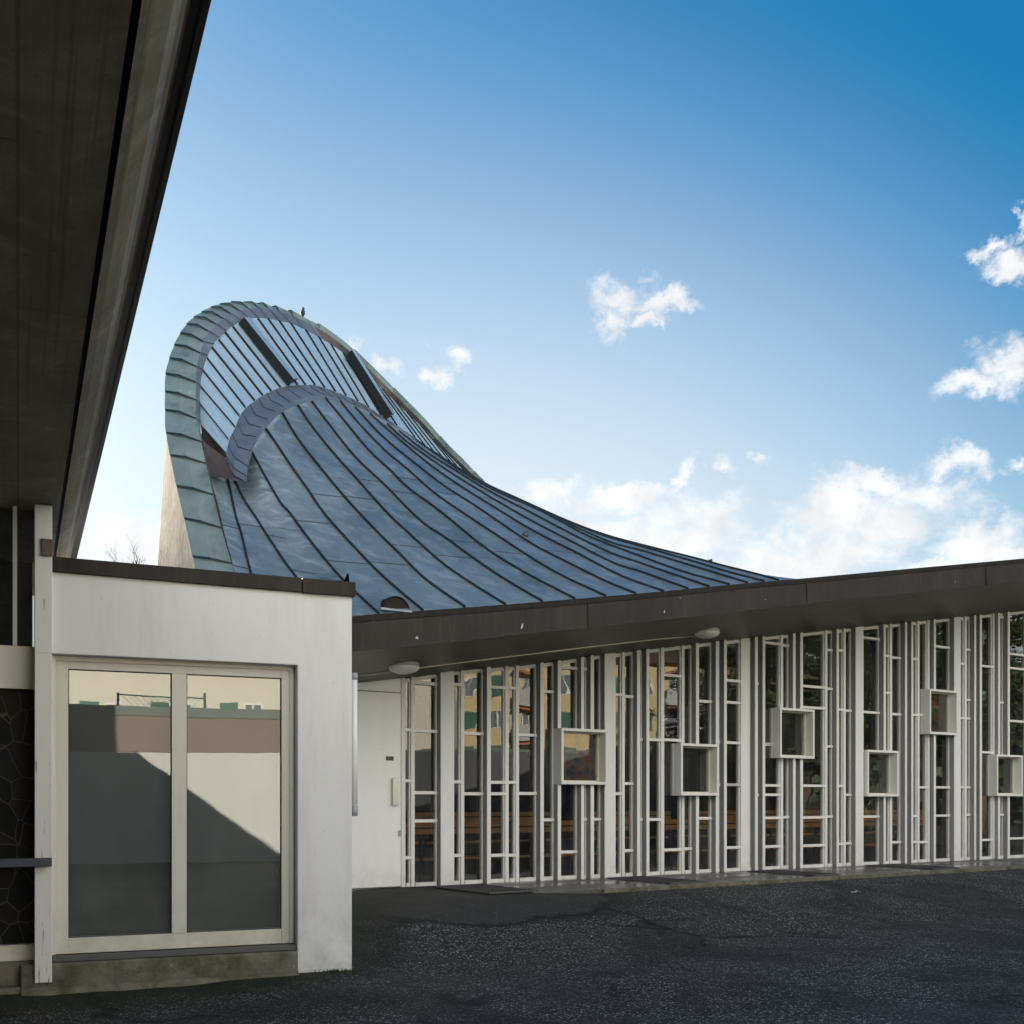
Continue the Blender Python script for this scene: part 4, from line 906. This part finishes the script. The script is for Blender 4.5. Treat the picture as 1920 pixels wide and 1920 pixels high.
# window
p1 = -.10
tw0, tw1 = wt(98, p1), wt(555, p1); zb0 = wz(98, 1790, p1)
ztop = lambda t: lerp(wz(98, 1226, 0), wz(556, 1246, 0), (t - tw0) / (tw1 - tw0))
W0, W1 = wt(128, p1), wt(528, p1); WM0, WM1 = wt(322, p1), wt(350, p1); WZ0 = wz(128, 1759, p1); WZ1 = wz(128, 1254, p1)
q = MB(); q.pbox(WI, tw0, W0, zb0, ztop(tw0) - .0, -.2, p1); q.pbox(WI, W1, tw1 - .02, zb0, ztop(tw1), -.2, p1); q.pbox(WI, W0, W1, zb0, WZ0, -.2, p1 - .001); q.pbox(WI, W0, W1, WZ1, (ztop(W0), ztop(W1)), -.2, p1 - .001); q.pbox(WI, WM0, WM1, WZ0, WZ1, -.2, p1 + .004)
q.pbox(WI, tw0 - .02, tw0 + .02, zb0, ztop(tw0) - .0, -.09, p1 + .04); q.pbox(WI, W1 + .06, tw1 - .02, zb0, ztop(tw1), -.21, p1 + .012); q.pbox(WI, tw0 + .02, W1 + .06, (ztop(tw0) - .035, ztop(W1) - .035), (ztop(tw0) + .001, ztop(W1) + .001), -.2, p1 + .014)
wf = q.build('window_frame', MT['cream'], annex, bevel=.003)
for a, b in ((W0, WM0), (WM1, W1)):
    q = MB(); q.add([WI.P(a, WZ0, p1 - .02), WI.P(b, WZ0, p1 - .02), WI.P(b, WZ1, p1 - .02), WI.P(a, WZ1, p1 - .02)], [(0, 1, 2, 3)]); q.build('pane', MT['glass_flat'], wf)
    q = MB(); g_ = .006
    q.pbox(WI, a, a + g_, WZ0, WZ1, p1 - .03, p1 - .010); q.pbox(WI, b - g_, b, WZ0, WZ1, p1 - .03, p1 - .010); q.pbox(WI, a + g_, b - g_, WZ1 - g_, WZ1, p1 - .03, p1 - .010); q.pbox(WI, a + g_, b - g_, WZ0, WZ0 + g_ * .6, p1 - .03, p1 - .010); q.build('glazing_gasket', MT['black'], wf)
q = MB(); q.pbox(WI, tw0, tw1, zb0, ztop(tw1) - .0, -.24, -.215); q.build('blind', MT['blind'], annex)
q = MB(); q.pbox(WI, tw0 + .0, tp, zb0 - .045, zb0 - .006, -.2, -.03); q.build('window_sill', MT['galv'], annex)
q = MB(); n = 24; top = []; 
rr = []
for i in range(n + 1):
    t = lerp(wt(40), tp - .002, i / n); nz = noise.noise(Vector((t * 3, 0, 0)))
    rr.append([WI.P(t, zb0 - .05, -.25), WI.P(t, zb0 - .05, .0), WI.P(t, zb0 - .062, .012), WI.P(t, zb0 - .20 + .01 * nz, .02 + .012 * nz), WI.P(t, zb0 - .21 + .01 * nz, .05 + .02 * nz), WI.P(t, zb0 - .29 + .02 * nz, .10 + .03 * nz), WI.P(t, -.5, .13)])
q.grid(rr); q.build('plinth', MT['moss'], annex)
# post and left windows
tq0, tq1 = wt(65, .05), wt(97.5, .05)
q = MB(); q.pbox(WI, tq0, tq1, wz(80, 1843, .05), wz(80, 1225, .05), -.1, .05); q.pbox(WI, tq0, wt(98, .045), wz(80, 1224.8, .05), wz(80, 946, .05), -.1, .045); q.build('corner_post', MT['peel'], annex, bevel=.004)
q = MB(); q.pbox(WI, wt(77, .06), wt(98, .06), wz(85, 1042, .06), wz(85, 1010, .06), .0455, .065); q.build('post_flashing', MT['rust'], annex, bevel=.003)
PL = -.12; te0 = wt(-900, PL); te1 = wt(67, PL)
zs0, zs1 = wz(30, 1291, PL), wz(30, 1211, PL); zl0 = wz(30, 1772, PL)
q = MB(); q.pbox(WI, te0, te1, zs0, zs1, -.25, PL); q.pbox(WI, te0, te1, (zs0 + zs1) / 2 - .004, (zs0 + zs1) / 2 + .004, PL, PL + .003); q.build('window_sill_board', MT['cream'], annex)
q = MB(); q.pbox(WI, te0, te1, zl0 - .11, zl0, -.25, PL); q.build('lower_frame', MT['cream'], annex)
q = MB()
for x in (24, -120, -260, -420): q.pbox(WI, wt(x, PL), wt(x + 8, PL), zs1, 3.1, -.2, PL + .01)
q.build('window_bar', MT['cream'], annex)
q = MB(); q.pbox(WI, te0, te1, zs1, 3.1, -.2, -.19); q.build('upper_pane', MT['glass_flat'], annex)
q = MB(); q.pbox(WI, te0, te1, zl0, zs0, -.2, -.19); q.build('leaded_glass', MT['leaded'], annex)
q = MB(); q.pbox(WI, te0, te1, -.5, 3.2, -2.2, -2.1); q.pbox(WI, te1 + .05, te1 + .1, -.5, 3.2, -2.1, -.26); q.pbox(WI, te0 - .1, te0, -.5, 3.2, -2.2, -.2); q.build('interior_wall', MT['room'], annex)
q = MB(); rr = []
for i in range(41):
    t = lerp(te0, wt(66, -.05), i / 40); nz = noise.noise(Vector((t * 3, 4, 0)))
    rr.append([WI.P(t, zl0 - .11, -.25), WI.P(t, zl0 - .11, -.09), WI.P(t, zl0 - .12, -.06), WI.P(t, zl0 - .27 + .01 * nz, -.05 + .01 * nz), WI.P(t, zl0 - .28, .02 + .02 * nz), WI.P(t, zl0 - .38 + .02 * nz, .07 + .03 * nz), WI.P(t, -.55, .1)])
q.grid(rr); q.build('plinth', MT['moss'], annex)
q = MB(); y0 = wz(80, 1617, .12)
q.pbox(WI, te0, wt(97.5, .12), y0 - .03, y0 + .03, .085, .12); ra = q.build('handrail', MT['rail'], bevel=.004); tag(ra, 'dark blue-grey flat steel handrail crossing the leaded window at the left', 'handrail')
q = MB(); 
for x in (20, -300): q.pbox(WI, wt(x, .1), wt(x + 8, .1), y0 - .015, y0 + .015, -.12, .084)
q.build('rail_bracket', MT['rail'], ra)
# small black bracket on the parapet corner
c = WI.pt(652, 1092, .0); q = MB(); q.add([c + WI.d * -.03, c + WI.d * .012, c + WI.d * .010 + Vector((0, 0, .065)), c + WI.d * -.004 + Vector((0, 0, .068)), c + WI.d * -.03 + WI.m * .012, c + WI.d * .012 + WI.m * .012, c + WI.d * .010 + Vector((0, 0, .065)) + WI.m * .012, c + WI.d * -.004 + Vector((0, 0, .068)) + WI.m * .012],
      [(0, 1, 2, 3), (7, 6, 5, 4), (0, 4, 5, 1), (1, 5, 6, 2), (2, 6, 7, 3), (3, 7, 4, 0)]); tag(q.build('corner_bracket', Mat('dull_black_iron', (.004, .004, .004), .9, 0, 0).m), 'small black metal bracket on the right end of the annex parapet', 'bracket')
# moss at the pillar foot
q = MB(); random.seed(3)
for i in range(260):
    t = random.gauss(tr_ - .12, .07); p = abs(random.gauss(0, .05)) + .005; b = WI.P(t, 0, p); b.z = gz(b.x, b.y) + .0; h = random.uniform(.01, .035); dx = Vector((random.uniform(-.01, .01), random.uniform(-.01, .01), h)); s_ = Vector((random.uniform(-.004, .004), random.uniform(-.004, .004), 0))
    q.add([b - s_, b + s_, b + dx], [(0, 1, 2)])
tag(q.build('moss_tuft', MT['grass'], recalc=False), 'green moss at the foot of the annex pillar', 'moss', kind='stuff')

# ------------------------------------------------------------------ concrete canopy overhead
canopy = thing('concrete_canopy', 'dark board-marked concrete canopy hanging over the upper left corner', 'canopy', (-1, 2, 0))
HS = 2.08
ub = WI.m; ul = WI.d     # along, lateral (to the right)
def CP(lat, along, z): return ul * lat + ub * along + Vector((0, 0, EYE + z))
def strip(prof, a0, a1, name, mat, nseg=30):
    """prof: list of (lat, height above eye)"""
    q = MB(); q.grid([[CP(l, lerp(a0, a1, i / nseg), h) for l, h in prof] for i in range(nseg + 1)]); return q.build(name, mat, canopy)
A0, A1 = -4.0, 12.4
kk = HS * .917
strip([(-9, HS), (.143 * kk, HS)], A0, A1, 'soffit', MT['slab'])
strip([(.143 * kk, HS), (.143 * kk, HS + .05), (.155 * kk, HS + .05), (.155 * kk, HS)], A0, A1, 'drip_groove', MT['black'])
EL = lambda r_, h: (r_ * .917 * h, h)     # profile point seen at slope r_ from below
strip([(.155 * kk, HS), EL(.172, HS + .03), EL(.195, HS + .09)], A0, A1, 'edge_beam', MT['slab_edge'])
strip([EL(.195, HS + .09), EL(.212, HS + .16)], A0, A1, 'edge_beam', MT['slab_grey'])
strip([EL(.212, HS + .16), EL(.2155, HS + .16)], A0, A1, 'sealant_line', MT['tan'])
strip([EL(.2155, HS + .16), EL(.2158, HS + .175), EL(.231, HS + .175), EL(.231, HS + .165), EL(.241, HS + .165), EL(.2415, HS + .17), (.2415 * .917 * (HS + .165), HS + .42), (.2 * kk, HS + .42)], A0, A1, 'edge_gutter', MT['gutter'])
q = MB(); q.add([CP(-9, A0, HS + .4), CP(.2 * kk, A0, HS + .42), CP(.2 * kk, A1, HS + .42), CP(-9, A1, HS + .4), CP(-9, A1, HS), CP(.242 * kk, A1, HS + .02), CP(-9, A0, HS), CP(.242 * kk, A0, HS + .02)], [(0, 1, 2, 3), (3, 2, 5, 4), (0, 6, 7, 1)]); q.build('canopy_top', MT['slab'], canopy)

def cbox(l0, l1, a0, a1, z0, z1, name, mat, parent):
    q = MB(); q.hexa([ul * l + ub * a + Vector((0, 0, z)) for z in (z0, z1) for l, a in ((l0, a0), (l1, a0), (l1, a1), (l0, a1))]); return q.build(name, mat, parent)
ph = thing('unseen_shade_block', 'unseen block added on and beside the concrete canopy to shade the court and fins', 'house', ul * -5 + Vector((0, 0, -.4)))
cbox(-9, -1.9, -4, 1.0, EYE + HS + .43, 7.2, 'upper_shade_wall', MT['house'], ph); cbox(-9.3, -1.7, -4.3, 1.25, 7.203, 7.4, 'roof', MT['tiles'], ph)  # unseen storey added to block sky and cast the court wall shadow
cbox(-4.4, -4.0, -4, 8.3, -.6, EYE + HS - .003, 'side_wall', MT['slab'], ph)  # unseen wall added to darken the left-facing fin sides
# ------------------------------------------------------------------ bird, twigs, paper
c = at(567, 597, 14.22)
cb0 = len(col.objects)
e = thing('bird', 'small dark bird perched on top of the curved roof rim', 'bird', c)
q = MB(); ax = Vector((.15, -.2, 1)).normalized(); q.lathe(c + Vector((0, 0, .03)), ax, [(.001, -.0), (.028, .02), (.04, .05), (.036, .085), (.022, .11), (.024, .13), (.018, .15), (.001, .158)], 12)
q.add([c + Vector((-.02, .02, .05)), c + Vector((.02, .03, .05)), c + Vector((.012, .07, -.03)), c + Vector((-.012, .07, -.03)), c + Vector((0, .04, .06))], [(0, 1, 2, 3), (0, 4, 1), (1, 4, 2), (2, 4, 3), (3, 4, 0)])
h0 = c + Vector((0, 0, .03)) + ax * .137; q.add([h0 + Vector((-.006, -.018, .004)), h0 + Vector((.006, -.018, .004)), h0 + Vector((0, -.018, -.006)), h0 + Vector((.01, -.05, -.004))], [(0, 1, 2), (0, 3, 1), (1, 3, 2), (2, 3, 0)])
for s_ in (-.012, .012): q.tube([c + Vector((s_, 0, .05)), c + Vector((s_, -.004, -.01))], .003, 5)
q.v = [c + (v - c) * .72 + Vector((0, 0, .0)) for v in q.v]
q.build('body', MT['feather'], e, smooth=True)
e = thing('bare_tree', 'bare winter tree tips showing above the annex parapet', 'tree', Vector((-13.2, 38, -.4)))
q = MB(); random.seed(11)
def branch(p, d, L_, r, dep, q):
    n = 4; pts = [p]
    for i in range(n): d = (d + Vector((random.uniform(-.2, .2), random.uniform(-.2, .2), random.uniform(-.05, .12)))).normalized(); pts.append(pts[-1] + d * L_ / n)
    q.tube(pts, r, 5, False, r * .5)
    if dep:
        for k in range(4 if dep > 1 else 5): i = random.randint(1, n); dd = (d + Vector((random.uniform(-.9, .9), random.uniform(-.9, .9), random.uniform(-.1, .7)))).normalized(); branch(pts[i], dd, L_ * random.uniform(.5, .75), r * .5, dep - 1, q)
tk = MB(); tk.tube([(-13.2, 38, -.4), (-13.1, 38, 3), (-13, 38.1, 6)], .22, 10, True, .15); tk.build('trunk', MT['bark'], e, smooth=True)
branch(Vector((-13, 38.1, 5.9)), Vector((0, 0, 1)), 1.7, .08, 4, q); branch(Vector((-13, 38.1, 5.6)), Vector((-.7, 0, .8)), 1.7, .06, 4, q); branch(Vector((-13, 38.1, 5.4)), Vector((.8, 0, .8)), 1.8, .06, 4, q); q.build('crown', MT['bark'], e, smooth=True)
# paper scrap
Yp = None
for k in range(400):
    Y = 9 + k * .02; p = at(1605, 1674, Y)
    if p.z <= gz(p.x, p.y): break
q = MB(); random.seed(5); c = p + Vector((0, 0, .004)); rr = []
for i in range(6):
    rr.append([c + Vector((-.06 + i * .024, -.03 + j * .02, .003 + .022 * abs(noise.noise(Vector((i * .9, j * .9, 3)))) + (.02 if i == 3 else 0))) for j in range(4)])
q.grid(rr); tag(q.build('paper_scrap', MT['paper'], recalc=False), 'crumpled white scrap of paper lying alone on the dark asphalt', 'litter')

# ------------------------------------------------------------------ what the windows mirror: court wall, houses, pines
def mirror(pl, x, y, D, off=0):
    v = at(x, y, D); k = pl.m.dot(v) - (pl.c + off); return v - pl.m * (2 * k)
# curved court wall
base = [mirror(WI, -60, 1605, 23.5), mirror(WI, 128, 1605, 24.5), mirror(WI, 330, 1605, 25), mirror(WI, 528, 1605, 26), mirror(FA, 770, 1605, 29), mirror(FA, 860, 1605, 28.5), mirror(FA, 960, 1605, 28.5), mirror(FA, 1100, 1605, 29), mirror(FA, 1300, 1605, 31)]

def wall_run(pts, z0, z1, th, name, mat, parent):
    """vertical wall band following plan points, front side facing the court"""
    q = MB(); a = []; b = []
    for i, p in enumerate(pts):
        d = (pts[min(i + 1, len(pts) - 1)] - pts[max(i - 1, 0)]).normalized(); n = Vector((d.y, -d.x, 0)) * th; a.append(p.copy()); b.append(p + n)
    Z = lambda L_, z: [Vector((p.x, p.y, z)) for p in L_]
    q.grid([Z(a, z0), Z(a, z1), Z(b, z1), Z(b, z0)]); return q.build(name, mat, parent)
flat = lambda L_: [Vector((p[0], p[1], 0)) for p in L_]
cw_pts = cr(flat([(.8, -8.6), (2.65, -8.48), (4.53, -7.73), (6.38, -6.78), (8.56, -5.5), (10.4, -3.6), (11.6, -1.2)]), 8)
e = thing('court_wall', 'curved pale court wall with a brown top band, mirrored in the annex window', 'wall', Vector((6.4, -6.8, -.4)))
wall_run(cw_pts, -.5, 2.09, .3, 'wall', MT['courtwall'], e)
wall_run([p + (p - Vector((0, 6, 0))).normalized() * -.02 for p in cw_pts], 2.095, 2.88, .34, 'wall_band', MT['band'], e)
wall_run([p + (p - Vector((0, 6, 0))).normalized() * -.05 for p in cw_pts], 2.885, 3.10, .42, 'coping', MT['coping'], e)
gw_pts = cr(flat([(11.65, -1.1), (12.5, 2.5), (13.0, 6.4), (13.1, 7.8), (13.6, 9.0), (14.8, 10.6), (17.5, 12.75)]), 5)
e = thing('shaded_court_wall', 'low court wall with its shade painted in dark grey, mirrored in the lower church windows', 'wall', Vector((13, 6, -.2)))
wall_run(gw_pts, -.5, 2.25, .25, 'wall', Mat('shade_grey_wall', (.085, .088, .095), .8).m, e); wall_run([p + Vector((-.03, 0, 0)) for p in gw_pts], 2.255, 2.33, .32, 'coping', MT['coping'], e)  # dark grey paints in the shade this sunlit wall lacks

class Front:
    """vertical facade through two plan points seen in a mirror; u in metres from A"""
    def __init__(s, A, B, nrm_to):
        s.A = Vector((A.x, A.y, 0)); s.u = (Vector((B.x, B.y, 0)) - s.A).normalized(); s.n = Vector((-s.u.y, s.u.x, 0))
        if s.n.dot(nrm_to - s.A) < 0: s.n = -s.n
    def P(s, u, z, p): return s.A + s.u * u + s.n * p + Vector((0, 0, z))
    def box(s, q, u0, u1, z0, z1, p0, p1):
        q.hexa([s.P(u0, z0, p1), s.P(u1, z0, p1), s.P(u1, z0, p0), s.P(u0, z0, p0), s.P(u0, z1, p1), s.P(u1, z1, p1), s.P(u1, z1, p0), s.P(u0, z1, p0)])
def window_on(fr, u0, u1, z0, z1, parent):
    q = MB(); w = .07; f = fr.box
    f(q, u0, u0 + w, z0, z1, .0, .06); f(q, u1 - w, u1, z0, z1, .0, .06); f(q, u0 + w, u1 - w, z0, z0 + w, .0, .06); f(q, u0 + w, u1 - w, z1 - w, z1, .0, .06); f(q, (u0 + u1) / 2 - .03, (u0 + u1) / 2 + .03, z0 + w, z1 - w, .0, .055)
    o = q.build('window', MT['paint'], parent); q = MB(); f(q, u0 + w, u1 - w, z0 + w, z1 - w, .001, .02); q.build('pane', MT['winpane'], o)
def shutter_on(fr, u0, u1, z0, z1, parent, p=.02):
    q = MB(); fr.box(q, u0, u1, z0, z1, p, p + .06)
    n = int((z1 - z0) / .09)
    for i in range(n): z = z0 + .04 + i * (z1 - z0 - .08) / n; fr.box(q, u0 + .05, u1 - .05, z, z + .03, p + .06, p + .08)
    q.build('shutter', MT['shutter'], parent)
# cream house behind the court wall
A, B = mirror(WI, 60, 1400, 45), mirror(WI, 600, 1400, 45); hf = Front(A, B, Vector((0, 0, 0))); L_ = (Vector((B.x, B.y, 0)) - hf.A).length
e = thing('cream_house', 'cream rendered house with green shutters mirrored in the annex window', 'house', hf.P(5, -.4, 0))
q = MB(); hf.box(q, -8, L_ + 7, -.4, 10.0, -10, 0); q.build('wall', MT['house'], e)
q = MB(); q.add([hf.P(-8.6, 10, .6), hf.P(L_ + 7.6, 10, .6), hf.P(L_ + 7.6, 10, -10.6), hf.P(-8.6, 10, -10.6), hf.P(-3, 13.5, -5), hf.P(L_ + 2, 13.5, -5)], [(0, 1, 5, 4), (1, 2, 5), (2, 3, 4, 5), (3, 0, 4), (0, 3, 2, 1)]); q.build('roof', MT['tiles'], e)
def hu(x, D=45): p = mirror(WI, x, 1400, D); return (Vector((p.x, p.y, 0)) - hf.A).dot(hf.u)
for xs_ in (152, 284, 415, 546, 30):
    for dz in (0, 2.9):
        a, b = hu(xs_), hu(xs_ + 33); a, b = min(a, b), max(a, b); z0, z1 = 3.75 + dz, 4.98 + dz
        shutter_on(hf, a, b, z0, z1, e)
        a2, b2 = hu(xs_ - 13 if xs_ > 500 else xs_ + 41), hu(xs_ + 80); a2, b2 = min(a2, b2), max(a2, b2); window_on(hf, a2 + .1, b2, z0 + .05, z1 - .05, e)
# second cream house, plain gable, seen beside the door
A, B = mirror(FA, 762, 1400, 60), mirror(FA, 836, 1400, 60); h2 = Front(A, B, Vector((0, 10, 0)))
e = thing('gable_house', 'plain cream gable house mirrored in the church window nearest the door', 'house', h2.P(1, -.4, 0))
q = MB(); h2.box(q, -6, 2.2, -.4, 8.2, -8, 0); q.build('wall', MT['house'], e)
q = MB(); q.add([h2.P(-6.3, 8.2, .3), h2.P(2.5, 8.2, .3), h2.P(2.5, 8.2, -8.3), h2.P(-6.3, 8.2, -8.3), h2.P(-2, 11.5, .3), h2.P(-2, 11.5, -8.3)], [(0, 1, 4), (1, 2, 5, 4), (2, 3, 5), (3, 0, 4, 5), (0, 3, 2, 1)]); q.build('roof', MT['tiles'], e)
# yellow apartment block
A, B = mirror(FA, 858, 1400, 90), mirror(FA, 1380, 1400, 90); af = Front(A, B, Vector((0, 10, 0)))
def au(x): p = mirror(FA, x, 1400, 90); return (Vector((p.x, p.y, 0)) - af.A).dot(af.u)
az_ = lambda y: EYE + (HZ - y) / F * 90
e = thing('apartment_building', 'yellow apartment block with green shutters, orange awnings and brown roof mirrored in the church windows', 'building', af.P(10, -.4, 0))
q = MB(); af.box(q, 0, au(1380), -.4, 12.0, -12, 0); q.build('wall', MT['yellow'], e)
q = MB(); u1 = au(1380); q.add([af.P(-.8, 12, .8), af.P(u1 + .8, 12, .8), af.P(u1 + .8, 12, -12.8), af.P(-.8, 12, -12.8), af.P(4, 16.2, -6), af.P(u1 - 4, 16.2, -6)], [(0, 1, 5, 4), (1, 2, 5), (2, 3, 4, 5), (3, 0, 4), (0, 3, 2, 1)]); q.build('roof', MT['tiles'], e)
for fl in range(4):
    zb = 1.3 + fl * 2.75
    for xs_ in (870, 918, 1052, 1100, 1150, 1200, 1300, 1345):
        u0 = au(xs_); 
        if (fl + xs_ // 10) % 3 == 0: window_on(af, u0, u0 + 1.1, zb, zb + 1.35, e)
        else: shutter_on(af, u0, u0 + 1.15, zb - .1, zb + 1.35, e)
    for xs_ in (968, 1245):
        u0 = au(xs_); q = MB(); af.box(q, u0, u0 + 1.9, zb - .95, zb + .25, .0, 1.1); q.build('balcony', MT['balcony'], e)
        q = MB(); q.hexa([af.P(u0, zb + 1.5, 1.2), af.P(u0 + 1.9, zb + 1.5, 1.2), af.P(u0 + 1.9, zb + 1.75, 0.02), af.P(u0, zb + 1.75, .02), af.P(u0, zb + 1.62, 1.2), af.P(u0 + 1.9, zb + 1.62, 1.2), af.P(u0 + 1.9, zb + 1.85, .02), af.P(u0, zb + 1.85, .02)]); q.build('awning', MT['awning'], e)
        window_on(af, u0 + .3, u0 + 1.5, zb + .2, zb + 1.45, e)
# white balcony net / goal frame on the wall
A, B = mirror(WI, 223, 1340, 30), mirror(WI, 388, 1340, 30); nf = Front(A, B, Vector((0, 0, 0))); W_ = (Vector((B.x, B.y, 0)) - nf.A).length
e = thing('net_fence', 'green wire net on thin posts standing above the court wall', 'fence', nf.P(W_ / 2, 0, 0))
q = MB()
for u in (0, W_): q.tube([nf.P(u, -.4, 0), nf.P(u, 3.9, 0)], .035, 8)
q.build('post', MT['shutter'], e)
q = MB(); 
for k in range(int(W_ / .16) + 9):
    u = k * .16 - .4
    for sgn in (1, -1):
        a, b = (u, 2.9), (u + sgn * .9, 3.8)
        if min(a[0], b[0]) > 0 and max(a[0], b[0]) < W_: q.tube([nf.P(a[0], a[1], 0), nf.P(b[0], b[1], 0)], .006, 4, False)
q.tube([nf.P(0, 3.85, 0), nf.P(W_, 3.75, 0)], .02, 6); q.build('net', MT['shutter'], e)

# pines: trunk with limbs, crown of many small needle tufts in layered clumps
def make_pine(seed):
    rnd = random.Random(seed); tk = MB(); cr_ = MB(); H = 11
    pts = [Vector((.15 * math.sin(i), .12 * math.cos(i * 1.3), H * i / 8)) for i in range(9)]; tk.tube(pts, .26, 10, True, .05)
    for k in range(30):
        z = 2.6 + (H - 3.0) * (k / 29) ** .9; a = k * 2.4 + rnd.uniform(-.4, .4); Lb = (1 - (z / (H + 1.2))) * 4.6 + rnd.uniform(-.4, .5); d = Vector((math.cos(a), math.sin(a), rnd.uniform(-.08, .22)))
        p0 = Vector((.15 * math.sin(z / H * 8), .12 * math.cos(z / H * 10.4), z)); bp = [p0 + d * Lb * i / 4 + Vector((0, 0, .10 * i * i / 4 * rnd.uniform(-.2, 1))) for i in range(5)]; tk.tube(bp, .06, 6, False, .015)
        for c_ in range(7):
            u = rnd.uniform(.3, 1.05); c = p0.lerp(bp[-1], u) + Vector((rnd.gauss(0, .28), rnd.gauss(0, .28), rnd.gauss(.08, .12)))
            for n_ in range(95):
                v = Vector((rnd.gauss(0, .24), rnd.gauss(0, .24), rnd.gauss(0, .13))); q0 = c + v; dd = Vector((rnd.uniform(-1, 1), rnd.uniform(-1, 1), rnd.uniform(-.3, .9))).normalized() * rnd.uniform(.16, .32); sx = dd.cross(Vector((rnd.uniform(-1, 1), rnd.uniform(-1, 1), 1))).normalized() * .030
                cr_.add([q0 - sx, q0 + sx, q0 + dd], [(0, 1, 2)])
    return tk, cr_
def place_pine(src, loc, rz, sc, label):
    if src is None:
        e = thing('pine_tree', label, 'tree', Vector((0, 0, 0)), 'pines mirrored in the church windows'); tk, c_ = make_pine(21); tk.build('trunk', MT['bark'], e, smooth=True); c_.build('crown', MT['leaf'], e, recalc=False)
    else:
        e = src.copy(); col.objects.link(e); e['label'] = label
        for ch in list(src.children): c = ch.copy(); col.objects.link(c); c.parent = e
    e.location = loc; e.rotation_euler = (0, 0, rz); e.scale = (sc, sc, sc); return e
pine = None
for i, (x, D, sc, lab) in enumerate(((1345, 52, .95, 'pine mirrored beside the second projecting box'), (1500, 44, 1.05, 'pine mirrored right of the third projecting box'), (1590, 52, 1.2, 'tall pine mirrored left of the fourth projecting box'), (1700, 42, 1.0, 'pine mirrored between the fourth and fifth projecting boxes'),
                                  (1830, 40, 1.1, 'pine mirrored right of the fifth projecting box'), (1960, 44, 1.25, 'pine mirrored at the right edge of the church windows'), (2150, 40, 1.2, 'pine standing beyond the right end of the church'), (1430, 60, 1.2, 'far pine mirrored left of the third projecting box'))):
    p = mirror(FA, x, 1500, D); p.z = -.1; o = place_pine(pine, p, i * 1.7, sc, lab); pine = pine or o

# far wood behind the pines, mirrored dark in the right-hand windows
rnd = random.Random(4); q = MB()
for i in range(46):
    x = rnd.uniform(1330, 2500); D = rnd.uniform(62, 84); c = mirror(FA, x, 1500, D); R_ = rnd.uniform(2.5, 4.5); H = rnd.uniform(5, 11)
    for k in range(420):
        v = Vector((rnd.gauss(0, 1), rnd.gauss(0, 1), rnd.gauss(0, 1))).normalized() * rnd.uniform(.55, 1.05); p = Vector((c.x + v.x * R_, c.y + v.y * R_, H * .55 + v.z * H * .62))
        if p.z < -.2: continue
        a = Vector((rnd.uniform(-1, 1), rnd.uniform(-1, 1), rnd.uniform(-1, 1))).normalized() * rnd.uniform(.35, .7); b = a.cross(Vector((rnd.uniform(-1, 1), rnd.uniform(-1, 1), rnd.uniform(-1, 1)))).normalized() * rnd.uniform(.3, .6)
        q.add([p - a, p + b, p + a, p - b], [(0, 1, 2, 3)])
tag(q.build('far_wood', MT['leaf'], recalc=False), 'dark distant wood behind the pines mirrored in the right-hand church windows', 'wood', kind='stuff')
